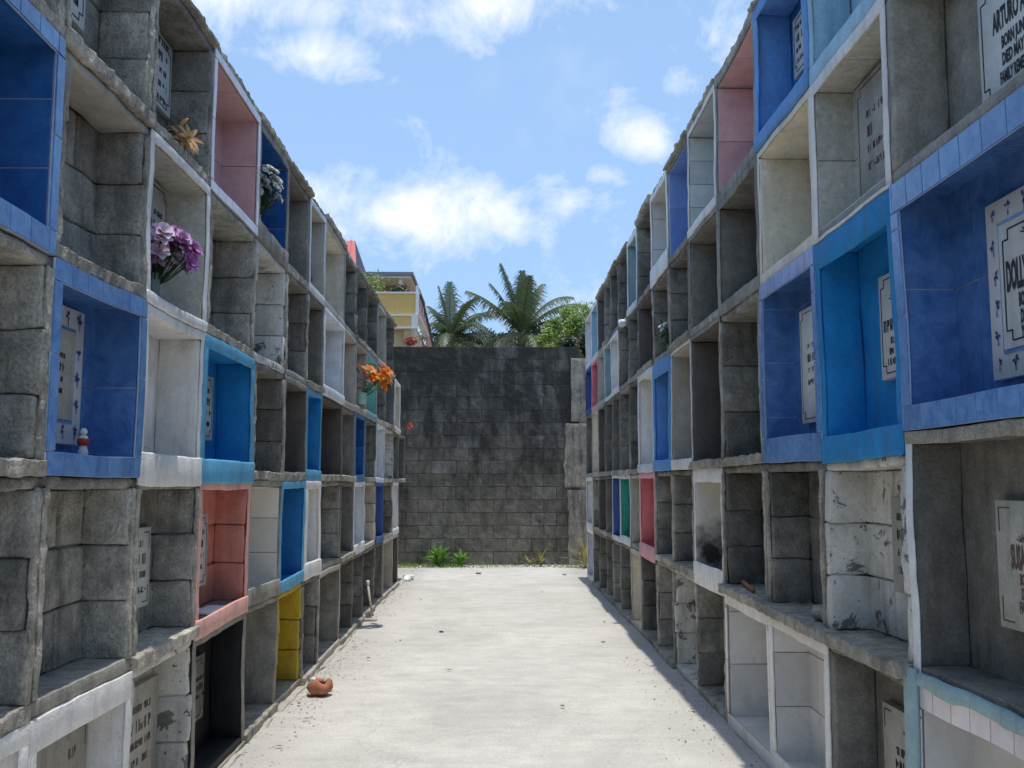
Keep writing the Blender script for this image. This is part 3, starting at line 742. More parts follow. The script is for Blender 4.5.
# ------------------------------------------------------------------ small stones along the wall bases
mb = MB(); rng = random.Random(11)
def pebble(x, y, r, key, z=0):
    V = []
    for a in ((1, 0, 0), (-1, 0, 0), (0, 1, 0), (0, -1, 0), (0, 0, 1), (0, 0, -1)):
        q = rng.uniform(.6, 1.2) * r
        V.append((x + a[0] * q, y + a[1] * q, z + .3 * r + a[2] * q * .6))
    mb.add(V, [(0, 2, 4), (2, 1, 4), (1, 3, 4), (3, 0, 4), (2, 0, 5), (1, 2, 5), (3, 1, 5), (0, 3, 5)], key, False)
reg('peb', plain('pebble_grey', (.42, .39, .35), .9, .4)); reg('pebd', plain('pebble_dark', (.28, .25, .21), .9, .4)); reg('pebl', plain('pebble_pale', (.55, .53, .5), .9, .2))
for i in range(3000):
    sgn = rng.choice((-1, -1, 1)); y = rng.uniform(3.5, 16.6) if rng.random() < .7 else rng.uniform(3.5, 8)
    d = abs(rng.gauss(0, .16)) + .0
    x = sgn * (FACE - d)
    pebble(x, y, rng.choice((.003, .004, .005, .005, .009)) * rng.uniform(.6, 1.2), rng.choice(('peb', 'peb', 'peb', 'pebd', 'pebl', 'pebl')))
for i in range(500): pebble(rng.uniform(-1.6, 1.6), rng.uniform(16.3, 16.9), rng.uniform(.008, .022), rng.choice(('peb', 'pebl', 'pebd')))
o = mb.build('gravel', None, (0, 9, 0)); tag(o, kind='stuff')

leaf_spots = [(-1.12, 5.9), (-1.25, 6.3), (-1.02, 7.9), (-1.2, 8.4), (1.22, 6.1), (1.1, 9.9), (-1.15, 5.3), (-.9, 11.8), (.6, 12.6), (-.35, 7.4), (.42, 6.2)]
reg('dryleaf', plain('dry_leaf_brown', (.26, .17, .09), .8, .3))
for i, (lx, ly) in enumerate(leaf_spots):
    a_ = i * 2.1; lm = MB(); q_ = .028
    lm.add([(lx - q_ * math.cos(a_), ly - q_ * math.sin(a_), .014), (lx + .010 * math.sin(a_), ly - .010 * math.cos(a_), .022), (lx + q_ * math.cos(a_), ly + q_ * math.sin(a_), .015), (lx - .010 * math.sin(a_), ly + .010 * math.cos(a_), .012)], [(0, 1, 2, 3)], 'dryleaf', False)
    lo_ = lm.build('dry_leaf', None, (lx, ly, .012)); tag(lo_, 'tiny curled brown dry leaf lying on the pale concrete path', 'leaf', 'dry leaves scattered on the path')
# cement skirting fillet (rough trowelled edge) at the left wall base
mb = MB()
for (a, b_) in ((3.6, 5.3), (5.5, 7.0), (7.1, 9.4), (11.6, 14.4)):
    mb.rbox((-FACE - .03, a, -.02), (-FACE + .05, b_, .007), 'light', r=.006, step=.05, amp=.012, freq=9)
o = mb.build('cement_kerb', None, (-FACE, 8, 0)); tag(o, kind='structure')

# ------------------------------------------------------------------ flowers
def petal(mb, c, dirv, up, L, Wd, key, curl=.35, n=3):
    dirv = Vector(dirv).normalized(); up = Vector(up).normalized(); side = dirv.cross(up)
    if side.length < .01: side = dirv.orthogonal()
    side.normalize(); V = []; F = []
    for i in range(n + 1):
        t = i / n; w = Wd * math.sin(math.pi * (.12 + .83 * t)) * .5
        p = Vector(c) + dirv * L * t + up * (L * (.35 * t - curl * t * t))
        V += [tuple(p - side * w + up * w * .3), tuple(p), tuple(p + side * w + up * w * .3)]
    for i in range(n):
        a = i * 3; F += [(a, a + 1, a + 4, a + 3), (a + 1, a + 2, a + 5, a + 4)]
    mb.add(V, F, key)
def blossom(c, axis, L, Wd, key, core, n=6, layers=1, curl=.35, rng=random):
    mb = MB(); axis = Vector(axis).normalized(); a = axis.orthogonal().normalized(); b = axis.cross(a)
    for l in range(layers):
        for k in range(n):
            an = 2 * math.pi * (k + .5 * l) / n + rng.uniform(-.15, .15)
            d = a * math.cos(an) + b * math.sin(an) + axis * (.25 + .5 * l)
            petal(mb, c, d, axis, L * (1 - .25 * l) * rng.uniform(.85, 1.1), Wd, key, curl)
    for k in range(5):
        an = k * 1.256
        q = Vector(c) + axis * L * .35 + (a * math.cos(an) + b * math.sin(an)) * L * .12
        mb.tube([c, tuple(q)], L * .03, core, 4)
    return mb
def bunch(name, label, cat, base, spread, h, n_b, keys, leafk, potk=None, L=.05, Wd=.03, seed=1, vase=None, nleaf=22, lean=(0, 0), leafL=.09, layers=1, npet=6):
    rng = random.Random(seed); root = empty(name, base); tag(root, label, cat, 'flowers left in the burial niches')
    lf = MB(); tops = []
    x0, y0, z0 = base; vh = vase[1] if vase else 0
    for i in range(n_b):
        an = rng.uniform(0, 6.28); rr = math.sqrt(rng.random()) * spread
        px = x0 + rr * math.cos(an) * .8 + lean[0] * h; py = y0 + rr * math.sin(an) + lean[1] * h
        pz = z0 + h * (.55 + .45 * rng.random()) + (spread - rr) * .3
        tops.append((px, py, pz))
        lf.tube([(x0, y0, z0 + vh * .5), ((x0 + px) / 2, (y0 + py) / 2, z0 + (pz - z0) * .6), (px, py, pz)], .0025, leafk, 5)
    for i in range(nleaf):
        an = rng.uniform(0, 6.28); q = (x0 + rng.uniform(-1, 1) * spread * .5 + lean[0] * h * .5, y0 + rng.uniform(-1, 1) * spread * .6 + lean[1] * h * .5, z0 + vh * .8 + rng.uniform(0, h * .7))
        petal(lf, q, (math.cos(an), math.sin(an), rng.uniform(-.3, .8)), (0, 0, 1), leafL * rng.uniform(.6, 1.2), leafL * .28, leafk, .4)
    lf.build('foliage', root, base)
    for tpt in tops:
        d = Vector(tpt) - Vector((x0, y0, z0 + h * .35)); d.x += (-math.copysign(.08, x0)); d.y -= .06
        bl = blossom(tpt, d, L * rng.uniform(.8, 1.15), Wd, rng.choice(keys), rng.choice(('yel', keys[0])), npet, layers, rng=rng)
        bl.build('blossom', root, tpt)
    if vase:
        vr, vhh, vk = vase; vm = MB()
        vm.lathe(base, [(vr * .7, 0.001), (vr * .8, vhh * .1), (vr, vhh * .6), (vr * .9, vhh * .9), (vr * 1.05, vhh), (vr * .9, vhh * .97), (vr * .8, vhh * .5), (0.001, vhh * .45)], vk, 16)
        vm.build('vase', root, base)
    return root
reg('lfg', leaf_mat('artificial_leaf_green', (.02, .09, .02), (.06, .20, .05))); reg('lfd', leaf_mat('leaf_dark_green', (.015, .05, .015), (.04, .12, .03)))
reg('pur', leaf_mat('petal_purple', (.32, .06, .30), (.58, .24, .52))); reg('purl', leaf_mat('petal_lilac', (.55, .38, .58), (.75, .65, .75)))
reg('whf', leaf_mat('petal_white', (.55, .56, .52), (.80, .80, .76))); reg('ora', leaf_mat('petal_orange', (.75, .16, .02), (.90, .38, .04)))
reg('red', leaf_mat('petal_red', (.60, .04, .03), (.75, .12, .08))); reg('pnk', leaf_mat('petal_pink', (.70, .20, .28), (.85, .42, .45)))
reg('redd', leaf_mat('petal_dull_red', (.35, .06, .04), (.5, .13, .09))); reg('yel', leaf_mat('petal_yellow', (.65, .40, .03), (.80, .60, .10))); reg('dry', leaf_mat('petal_dry_orange', (.55, .30, .12), (.70, .45, .22)))
reg('terra', rough_mat('terracotta', (.40, .17, .10), .15, .2, island=0, objvar=0, bump=.2)); reg('glassy', plain('vase_glass', (.35, .5, .5), .15, .05, trans=.5))
reg('plasticg', plain('vase_mint', (.35, .62, .52), .35, .08)); reg('wht', plain('white_plastic', (.75, .75, .74), .4, .05)); reg('redp', plain('red_paint', (.5, .05, .04), .5))
bunch('flower_bouquet', 'purple and lilac artificial flowers in a glass vase in the white framed speckled niche', 'flowers', (-FACE - .06, 3.96, 2.155), .125, .27, 52, ('pur', 'pur', 'purl'), 'lfd', L=.046, Wd=.042, seed=2, vase=(.032, .12, 'glassy'), layers=2, lean=(.25, -.05), nleaf=16)
bunch('dried_flower_pot', 'dried orange flowers in a small grey pot in the top row of the left wall', 'flowers', (-FACE - .04, 4.14, 2.855), .05, .07, 7, ('dry',), 'dry', L=.065, Wd=.022, seed=4, vase=(.04, .08, 'plaster'), nleaf=8, lean=(.2, .1), npet=7, leafL=.08)
bunch('flower_bouquet', 'white artificial flowers in the dark blue tiled top row niche', 'flowers', (-FACE - .05, 5.56, 2.90), .11, .34, 60, ('whf',), 'lfd', L=.034, Wd=.034, seed=5, layers=2, npet=5, vase=(.03, .08, 'plasticg'), lean=(.12, .0), nleaf=30, leafL=.07)
bunch('flower_bouquet', 'bright orange lilies in a mint vase in front of the sea green niche', 'flowers', (-FACE + .02, 9.62, 2.19), .20, .36, 15, ('ora', 'ora', 'ora', 'pnk'), 'lfg', L=.085, Wd=.05, seed=8, vase=(.06, .12, 'plasticg'), lean=(.4, 0), nleaf=26, leafL=.11)
bunch('flower_bouquet', 'small red flowers leaning out near the far end of the left wall', 'flowers', (-FACE + .02, 14.2, 2.14), .05, .14, 3, ('red',), 'lfd', L=.055, Wd=.04, seed=9, nleaf=6, leafL=.05, lean=(.5, 0))
bunch('flower_bouquet', 'green leafy plant with small white flowers in a dark block niche of the right wall', 'flowers', (FACE + .04, 7.62, 2.45), .12, .24, 7, ('whf',), 'lfd', L=.022, Wd=.02, seed=10, nleaf=60, leafL=.09, lean=(-.15, 0), vase=(.04, .07, 'plasterd'))
bunch('flower_bouquet', 'tiny dark dried flowers in the light grey top row niche', 'flowers', (-FACE - .03, 7.08, 2.86), .05, .07, 4, ('lfd',), 'dry', L=.03, Wd=.03, seed=12, nleaf=8, leafL=.04)
bunch('flower_bouquet', 'single yellow flower standing before the tiled plaque on the left', 'flowers', (-FACE - .09, 3.03, 1.51), .012, .12, 1, ('yel',), 'lfd', L=.04, Wd=.04, seed=13, nleaf=4, leafL=.06, vase=(.018, .05, 'glassy'), layers=2)
# figurine in the blue tiled niche
root = empty('figurine', (-FACE - .08, 3.40, 1.501)); tag(root, 'small white and red figurine standing in the blue tiled niche', 'figurine')
c0 = (-FACE - .08, 3.40, 1.501)
m1 = MB(); m1.lathe(c0, [(.022, 0), (.026, .01), (.02, .03), (.017, .05), (.024, .07), (.02, .09), (.008, .098)], 'wht', 14); m1.build('body', root, c0)
m1 = MB(); m1.lathe((c0[0], c0[1], c0[2] + .045), [(.021, 0), (.029, .012), (.029, .03), (.018, .04)], 'redp', 12); m1.build('robe', root, c0)
m1 = MB(); m1.lathe((c0[0], c0[1], c0[2] + .096), [(.001, 0), (.014, .005), (.018, .018), (.012, .032), (.001, .036)], 'wht', 12)
m1.build('head', root, c0); root.scale = (.72, .72, .72)
# terracotta pot on the path, broken open
def crack(V):
    V = V.copy(); cx, cy = -1.175, 6.60
    an = np.arctan2(V[:, 1] - cy, V[:, 0] - cx); rr = np.hypot(V[:, 1] - cy, V[:, 0] - cx)
    f = 1 + .06 * np.sin(5 * an) - .12 * np.exp(-((an + 1.7) / .16) ** 2)
    V[:, 0] = cx + (V[:, 0] - cx) * f; V[:, 1] = cy + (V[:, 1] - cy) * f
    hi = V[:, 2] > .085; V[hi, 2] += (.018 * np.sin(3 * an + 1) - .02 * (np.abs(an - 2.2) < .7))[hi]
    return V
pc = (-1.175, 6.60, .006)
root = empty('clay_pot', pc); tag(root, 'broken round terracotta pot lying on the path by the left wall', 'pot')
m1 = MB(); m1.lathe(pc, [(.001, .0), (.045, .0), (.075, .02), (.088, .05), (.082, .085), (.06, .105), (.052, .10), (.07, .08), (.076, .05), (.06, .02), (.001, .015)], 'terra', 36, warp=crack); m1.build('pot_body', root, pc)
m1 = MB(); m1.rbox((-1.22, 6.65, .065), (-1.155, 6.71, .11), 'terra', r=.02, step=.02, amp=.012, freq=40); m1.build('shard', root, pc); root.scale = (.98, .98, .86)
mb = MB(); mb.rbox((-1.27, 6.74, .0), (-1.21, 6.81, .07), 'wht', r=.02, step=.015, amp=.02, freq=30)
tag(mb.build('plastic_bag', None, (-1.2, 7.1, 0)), 'crumpled pale plastic wrapper behind the broken terracotta pot', 'litter')
# leaning stick with a rag
mb = MB(); mb.tube([(-1.358, 10.38, .35), (-1.33, 10.34, .18), (-1.29, 10.30, .02)], [.012, .013, .013], 'light', 7)
mb.rbox((-1.375, 10.365, .33), (-1.34, 10.40, .385), 'wht', r=.01, step=.02, amp=.004)
tag(mb.build('stick', None, (-1.29, 10.3, 0)), 'thin pale stick leaning against the bottom niches on the left', 'stick')
mb = MB(); mb.rbox((-1.37, 10.18, 0), (-1.30, 10.28, .08), 'pebd', r=.025, step=.02, amp=.02, freq=25)
tag(mb.build('rag', None, (-1.33, 10.22, 0)), 'dark rag heaped at the foot of the leaning stick', 'rag')
mb = MB(); mb.rbox((-1.47, 10.02, .0), (-1.22, 10.10, .03), 'light', r=.01, step=.04, amp=.006, freq=20)
tag(mb.build('cement_chunk', None, (-1.35, 10.06, 0)), 'flat cement fragment lying beside the leaning stick', 'rubble')
mb = MB(); mb.rbox((-1.36, 14.15, 0), (-1.22, 14.5, .06), 'wht', r=.02, step=.03, amp=.03, freq=14)
tag(mb.build('litter_heap', None, (-1.3, 14.3, 0)), 'heap of white litter at the far foot of the left wall', 'litter')
mb = MB(); mb.rbox((-FACE - .12, 4.75, .768), (-FACE - .0, 5.05, .782), 'wht', r=.006, step=.04, amp=.006, freq=12)
tag(mb.build('paper_sheet', None, (-FACE - .06, 4.9, .77)), 'folded white paper on the floor of the salmon pink niche', 'paper')
mb = MB(); mb.tube([(FACE + .02, 5.25, .83), (FACE + .06, 5.62, .835)], .014, 'terra', 6)
tag(mb.build('brick_fragment', None, (FACE + .04, 5.4, .82)), 'thin reddish brick fragment on the cement ledge of the right wall', 'rubble')
mb = MB(); mb.rbox((FACE + .02, 4.1, .812), (FACE + .12, 4.3, .87), 'block', r=.02, step=.03, amp=.012, freq=14)
tag(mb.build('block_fragment', None, (FACE + .06, 4.2, .81)), 'broken grey block piece in the niche above the white tiled ones', 'rubble')
for (x, y, s_, k, lab) in ((-.52, 9.3, .016, 'inkblue', 'tiny blue wrapper lying on the middle of the path'), (-.28, 15.2, .03, 'pebd', 'small dark stone on the path before the block wall'), (.95, 8.7, .014, 'pebd', 'small dark stone near the right side of the path'),
                           (1.05, 15.0, .022, 'pebd', 'small flat dark stone far off on the right of the path')):
    mb = MB(); mb.rbox((x - s_, y - s_, 0), (x + s_ * 1.6, y + s_, s_), k, r=.004, step=.02, amp=.004, freq=50)
    tag(mb.build('wrapper' if 'wrapper' in lab else 'stone', None, (x, y, 0)), lab, 'litter' if 'wrapper' in lab else 'stone')
# white stone rose on the ledge, right wall
mb = MB(); mb.rbox((FACE - .10, 9.76, 3.02), (FACE - .02, 9.84, 3.10), 'wht', r=.03, step=.02, amp=.014, freq=25); mb.tube([(FACE - .05, 9.8, 3.03), (FACE + .02, 9.82, 2.94)], .01, 'lfd', 6)
tag(mb.build('artificial_rose', None, (FACE, 9.8, 3.0)), 'single white artificial rose poking out between far niches of the right wall', 'flower')

# ------------------------------------------------------------------ weeds and grass below the end wall
reg('weed', leaf_mat('weed_green', (.08, .22, .03), (.26, .46, .08))); reg('weedy', leaf_mat('weed_yellowing', (.20, .20, .05), (.42, .36, .12)))
def blade_plant(name, label, x, y, h, n, key, seed, wide=.03):
    rng = random.Random(seed); mb = MB()
    for i in range(n):
        an = rng.uniform(0, 6.28); el = rng.uniform(.25, 1.2)
        petal(mb, (x + rng.uniform(-.03, .03), y + rng.uniform(-.03, .03), rng.uniform(0, h * .35)), (math.cos(an) * math.cos(el), math.sin(an) * math.cos(el), math.sin(el)), (0, 0, 1), h * rng.uniform(.5, .9), wide, key, .35, 4)
    mb.tube([(x, y, 0), (x + .01, y, h * .4)], .008, key, 5)
    tag(mb.build(name, None, (x, y, 0)), label, 'plant', 'weeds at the foot of the end wall')
blade_plant('weed_plant', 'bushiest bright green weed at the foot of the end wall, left of centre', -.98, 16.6, .38, 80, 'weed', 21, .04)
blade_plant('weed_plant', 'low dusty green weed just right of the bushiest one', -.60, 16.65, .28, 60, 'weed', 22, .035)
blade_plant('weed_plant', 'small pale weed with a flower spike right of centre', .58, 16.65, .26, 9, 'weedy', 23, .025)
blade_plant('weed_plant', 'thin upright yellow green weed nearer the right pillar', .78, 16.6, .34, 10, 'weedy', 24, .03)
blade_plant('weed_plant', 'tall spiky yellowing weed against the right niche wall end', 1.50, 16.3, .55, 18, 'weedy', 25, .045)
mb = MB(); rng = random.Random(31)
for i in range(2600):
    x = rng.uniform(-2.5, 2.5)
    if vnoise(np.array([[x * 2.2, 3.3, .5]]), 2)[0] < -.05 and rng.random() < .75: continue
    y = rng.uniform(16.35, 16.9); a = rng.uniform(0, 6.28); h = rng.uniform(.02, .075)
    w_ = .008
    mb.add([(x - w_ * math.cos(a), y - w_ * math.sin(a), 0), (x + w_ * math.cos(a), y + w_ * math.sin(a), 0), (x + rng.uniform(-.03, .03), y + rng.uniform(-.03, .03), h)], [(0, 1, 2)], rng.choice(('weed', 'weed', 'weedy')), False)
tag(mb.build('grass', None, (0, 16.6, 0)), kind='stuff')

# ------------------------------------------------------------------ trees
reg('bark', rough_mat('palm_bark', (.22, .19, .15), .25, .4, island=0)); reg('palmleaf', leaf_mat('palm_leaf', (.04, .068, .03), (.16, .20, .09), .4)); reg('palmdry', leaf_mat('palm_leaf_dry', (.18, .15, .08), (.34, .30, .19), .4))
reg('treeleaf', leaf_mat('tree_leaf_bright', (.11, .20, .03), (.34, .44, .10), .6)); reg('treedark', leaf_mat('tree_leaf_dark', (.012, .03, .012), (.05, .085, .03), .6))
def frond(base, az, el, L, droop, key, rng, nl=72, leafL=.75):
    mb = MB(); p = Vector(base); d = Vector((math.cos(az) * math.cos(el), math.sin(az) * math.cos(el), math.sin(el)))
    pts = [p.copy()]; n = 14
    for i in range(n):
        d.z -= droop / n * (1 + i * .12); d.normalize(); p = p + d * L / n; pts.append(p.copy())
    mb.tube(pts, [.06 * (1 - .9 * i / n) + .006 for i in range(n + 1)], key, 5)
    for i in range(nl):
        t = .12 + .88 * (i / nl); k = min(int(t * n), n - 1); q = pts[k].lerp(pts[k + 1], t * n - k)
        tan = (pts[k + 1] - pts[k]).normalized(); side = tan.cross(Vector((0, 0, 1)));
        if side.length < .05: side = Vector((1, 0, 0))
        side.normalize(); up = side.cross(tan)
        LL = leafL * 1.3 * math.sin(math.pi * (.18 + .74 * t)) * rng.uniform(.6, 1.15)
        for s_ in (-1, 1):
            dv = (side * s_ * .8 + tan * .65 + up * .12 + Vector((0, 0, -.25))).normalized()
            w_ = .025; a = q; b = q + dv * LL * .5 + Vector((0, 0, -.05 * LL)); c = q + dv * LL * .95 + Vector((rng.uniform(-.1, .1), 0, -(.42 + rng.uniform(0, .25)) * LL))
            wv = tan * w_
            mb.add([tuple(a - wv), tuple(a + wv), tuple(b + wv), tuple(b - wv), tuple(c)], [(0, 1, 2, 3), (3, 2, 4)], key, False)
    return mb
def palm(label, x, y, zc, L, specs, seed, group='coconut palms beyond the end wall'):
    rng = random.Random(seed); root = empty('palm_tree', (x, y, 0)); tag(root, label, 'palm tree', group)
    mb = MB(); mb.tube([(x + .5, y, 0), (x + .25, y, zc * .5), (x, y, zc)], [.28, .2, .17], 'bark', 10)
    mb.lathe((x, y, zc - .3), [(.17, 0), (.3, .2), (.26, .5), (.05, .8)], 'palmdry', 10); mb.build('trunk', root, (x, y, 0))
    for (az, el, l, dr, k) in specs:
        f = frond((x, y, zc + .2), R_(az + rng.uniform(-9, 9)), R_(el + rng.uniform(-6, 6)), L * l * rng.uniform(.9, 1.06), dr * rng.uniform(.8, 1.35), k, rng, leafL=L * .20); f.build('frond', root, (x, y, zc))
pl, dy = 'palmleaf', 'palmdry'
palm('tall coconut palm with spread fronds above the centre of the end wall', 1.5, 55, 9.75, 4.5,
     [(90, 88, .95, .15, pl), (60, 70, 1.0, .5, pl), (20, 62, .95, .6, pl), (350, 50, 1.0, .8, pl), (170, 66, .9, .35, pl), (182, 50, .95, .35, pl), (200, 75, .92, .3, pl), (120, 60, .9, .7, pl), (8, 38, 1.1, .9, pl), (355, 22, 1.15, 1.0, pl),
      (0, 2, 1.0, .9, dy), (182, 8, .9, 1.3, dy), (190, 25, .8, 1.4, pl), (230, 15, .9, 1.3, dy), (300, 20, 1.0, 1.2, pl), (330, 5, .9, 1.2, dy), (250, 60, .8, .8, pl), (290, 75, .85, .5, pl), (150, 20, .9, 1.2, pl), (40, 15, 1., 1.1, pl)], 41)
palm('darker, shorter coconut palm beside the yellow house', -3.0, 62, 10.4, 4.8,
     [(95, 85, .95, .2, pl), (170, 80, .85, .3, pl), (150, 65, .7, .5, pl), (30, 68, 1.0, .8, pl), (0, 60, .95, .9, pl), (0, 40, .9, 1.1, pl), (350, 15, .9, 1.2, dy), (200, 45, .6, 1.2, pl), (230, 60, .7, 1., pl), (270, 30, .8, 1.3, pl), (310, 45, .9, 1.1, pl), (300, 5, .9, 1.2, pl), (330, 70, .8, .9, pl), (180, 20, .6, 1.3, dy)], 42)
palm('low coconut palm with drooping fronds half hidden at the right of the end wall', 4.4, 60, 9.6, 4.3,
     [(170, 40, .9, .9, pl), (120, 60, .7, .8, pl), (20, 35, .9, 1.0, pl), (0, 15, .9, 1.1, dy), (190, 15, .9, 1.1, pl), (60, 50, .8, .9, pl), (250, 30, .8, 1.2, dy), (300, 30, .9, 1.1, pl), (340, 45, .9, 1., pl)], 43)
def tree(label, x, y, zc, rx, rz, key, seed, n=5200, leaf=.13, group='leafy trees beyond the end wall', holes=.5):
    rng = random.Random(seed); root = empty('leafy_tree', (x, y, 0)); tag(root, label, 'tree', group)
    tb = MB(); tb.tube([(x, y, 0), (x + .1, y, zc * .5), (x, y, zc - rz * .3)], [.32, .24, .15], 'bark', 9)
    cl = []
    for i in range(34):
        a = rng.uniform(0, 6.28); e_ = rng.uniform(-.5, 1.45); q = rng.uniform(.45, 1.)
        c = (x + rx * q * math.cos(a) * math.cos(e_), y + rx * q * math.sin(a) * math.cos(e_), zc + rz * q * math.sin(e_))
        cl.append((c, rng.uniform(.13, .33) * rx)); tb.tube([(x, y, zc - rz * .5), ((x + c[0]) / 2, (y + c[1]) / 2, (zc + c[2]) / 2 - .2), c], [.07, .045, .015], 'bark', 5)
    tb.build('trunk', root, (x, y, 0)); cr = MB(); V = []; F = []
    for i in range(n):
        c, r = rng.choice(cl); v = Vector((rng.gauss(0, 1), rng.gauss(0, 1), rng.gauss(0, .8))).normalized() * r * rng.random() ** .5 * rng.uniform(.7, 1.25)
        p = Vector(c) + v; a = Vector((rng.gauss(0, 1), rng.gauss(0, 1), rng.gauss(0, 1))).normalized(); b = a.orthogonal().normalized() * .5
        s_ = leaf * rng.uniform(.6, 1.3); k = len(V)
        V += [tuple(p - a * s_), tuple(p + b * s_), tuple(p + a * s_), tuple(p - b * s_)]; F.append((k, k + 1, k + 2, k + 3))
    cr.add(V, F, key, False); cr.build('crown', root, (x, y, zc))
tree('bright green feathery tree right of the palms', 4.5, 50, 8.7, 2.1, 1.9, 'treeleaf', 51, 15000, .085)
tree('second, lower bright green tree behind the rendered pillar', 3.6, 53, 8.6, 1.8, 1.5, 'treeleaf', 52, 11000, .085)
tree('dark dense tree between the two tall palms', -1.0, 75, 11.6, 2.8, 2.0, 'treedark', 53, 13000, .12)
tree('dark bushy tree low behind the central palm', 2.4, 70, 10.8, 3.4, 2.0, 'treedark', 54, 14000, .12)
tree('dark bushy tree behind the right end of the block wall', 4.4, 46, 7.4, 1.6, 1.3, 'treedark', 55, 10000, .08)
tree('dark broad tree low at the left beside the yellow house', -3.6, 72, 10.6, 2.6, 2.0, 'treedark', 56, 9000, .12)

# ------------------------------------------------------------------ houses behind
reg('hyel', rough_mat('house_yellow', (.66, .46, .16), .06, .12, island=0, objvar=0, bump=.05, scale=.4)); reg('hbeige', rough_mat('house_beige', (.55, .44, .27), .08, .25, island=0, objvar=0, bump=.05, scale=.4))
reg('hwhite', plain('house_white_trim', (.75, .74, .70), .6, .06)); reg('hroof', plain('flat_roof_grey', (.22, .22, .23), .8, .1)); reg('hglass', plain('window_glass', (.06, .07, .08), .12, .1))
reg('rroof', plain('roof_red', (.50, .13, .11), .6, .12, 3)); reg('dkroof', plain('gable_dark', (.06, .065, .10), .7, .2)); reg('hbrown', rough_mat('house_brown', (.36, .25, .17), .1, .2, island=0, objvar=0, bump=.05, scale=.4)); reg('hpink', plain('house_pink_wall', (.6, .33, .26), .7, .08))
hx, hy = -3.28, 40.
root = empty('yellow_house', (hx - 3.5, hy + 4, 0)); tag(root, 'yellow house with white trim and a roof terrace rising behind the left wall', 'house')
def hb(name, a, b, key, par=root, lab=None):
    m = MB(); m.box(a, b, key); o = m.build(name, par, ((a[0] + b[0]) / 2, (a[1] + b[1]) / 2, min(a[2], b[2])))
    if lab: tag(o, lab)
    return o
wall_ = hb('wall', (hx - 7.5, hy + .4, 0), (hx - .35, hy + 8.6, 8.45), 'hbeige')
hb('balcony_panel', (hx - 7.4, hy, 8.50), (hx - .12, hy + .12, 9.40), 'hyel', lab='yellow parapet panel of the roof terrace')
hb('balcony_panel', (hx - 7.4, hy - .06, 7.98), (hx - .30, hy + .10, 8.42), 'hyel')
hb('side_panel', (hx - .12, hy + .12, 8.5), (hx, hy + 5.5, 9.35), 'hpink')
for (a, b) in (((hx - 7.6, hy - .05, 9.40), (hx + .05, hy + .2, 9.47)), ((hx - 7.6, hy - .10, 8.43), (hx - .02, hy + .2, 8.497)), ((hx - 7.6, hy - .10, 7.90), (hx - .02, hy + .2, 7.975)), ((hx - .12, hy - .06, 8.50), (hx + .02, hy + .119, 9.398)), ((hx - .29, hy - .08, 7.976), (hx - .02, hy + .10, 8.428)), ((hx - .2, hy + .21, 8.40), (hx + .06, hy + 5.6, 8.497))):
    hb('trim', a, b, 'hwhite')
hb('wall_pier', (hx - .6, hy + .1, 7.0), (hx - .3, hy + .39, 7.88), 'hbeige')
for yy in (hy + 2.0, hy + 5.2):
    w_ = hb('window', (hx - .38, yy, 6.9), (hx - .30, yy + 1.9, 8.2), 'hwhite'); hb('pane', (hx - .31, yy + .18, 7.05), (hx - .285, yy + 1.72, 8.05), 'hbeige', w_)
pav = hb('terrace_room', (hx - 5.5, hy + 3.0, 9.0), (hx - .9, hy + 7.5, 10.35), 'hbrown')
hb('roof', (hx - 6.0, hy + 1.2, 10.45), (hx - .35, hy + 8.5, 10.60), 'hroof', lab='flat grey terrace roof')
hb('roof_fascia', (hx - 5.9, hy + 1.3, 10.36), (hx - .45, hy + 8.4, 10.447), 'hwhite')
hb('post', (hx - 1.0, hy + 1.5, 9.0), (hx - .85, hy + 1.65, 10.355), 'hwhite')
hb('sloping_stair', (hx - .1, hy + 5.6, 8.0), (hx + .0, hy + 8.6, 9.0), 'hpink')
m = MB(); m.tube([(hx, hy + .1, 9.5), (hx + .02, hy + 2, 9.45), (hx + .05, hy + 6, 8.9), (hx + .1, hy + 8.6, 8.2)], .05, 'dkroof', 6)
for k in range(6):
    m.tube([(hx, hy + .5 + k * 1.3, 8.9), (hx, hy + .5 + k * 1.3, 9.55 - .12 * k)], .03, 'dkroof', 5)
m.build('railing', root, (hx, hy + 4, 9.2))
hb('finial', (hx - .12, hy - .02, 9.475), (hx, hy + .1, 9.75), 'hwhite')
for (x, y, z, rr, key, lab, nm) in ((hx - 2.2, hy + .5, 9.85, .55, 'treeleaf', 'round green shrub on the roof terrace of the yellow house', 'shrub'), (hx - .9, hy + .6, 9.6, .28, 'treedark', 'low dark shrub along the terrace edge of the yellow house', 'shrub'), (hx - .3, hy - .1, 7.35, .17, 'redd', 'red flowering shrub below the yellow balcony', 'flowering_shrub')):
    rt = empty(nm, (x, y, z - rr)); tag(rt, lab, 'shrub'); rg = random.Random(int(rr * 100)); V = []; F = []; cm = MB()
    for i in range(900):
        p = Vector((x, y, z)) + Vector((rg.gauss(0, 1) * 1.2, rg.gauss(0, 1), rg.gauss(0, .8))) * rr * .5; a = Vector((rg.gauss(0, 1), rg.gauss(0, 1), rg.gauss(0, 1))).normalized(); b = a.orthogonal() * .5; s_ = .05; k = len(V)
        V += [tuple(p - a * s_), tuple(p + b * s_), tuple(p + a * s_), tuple(p - b * s_)]; F.append((k, k + 1, k + 2, k + 3))
    cm.add(V, F, key, False); cm.build('foliage', rt, (x, y, z))
    cm = MB(); cm.tube([(x, y, z - rr * 1.2), (x, y, z)], .03, 'bark', 6); cm.build('stem', rt, (x, y, z - rr))
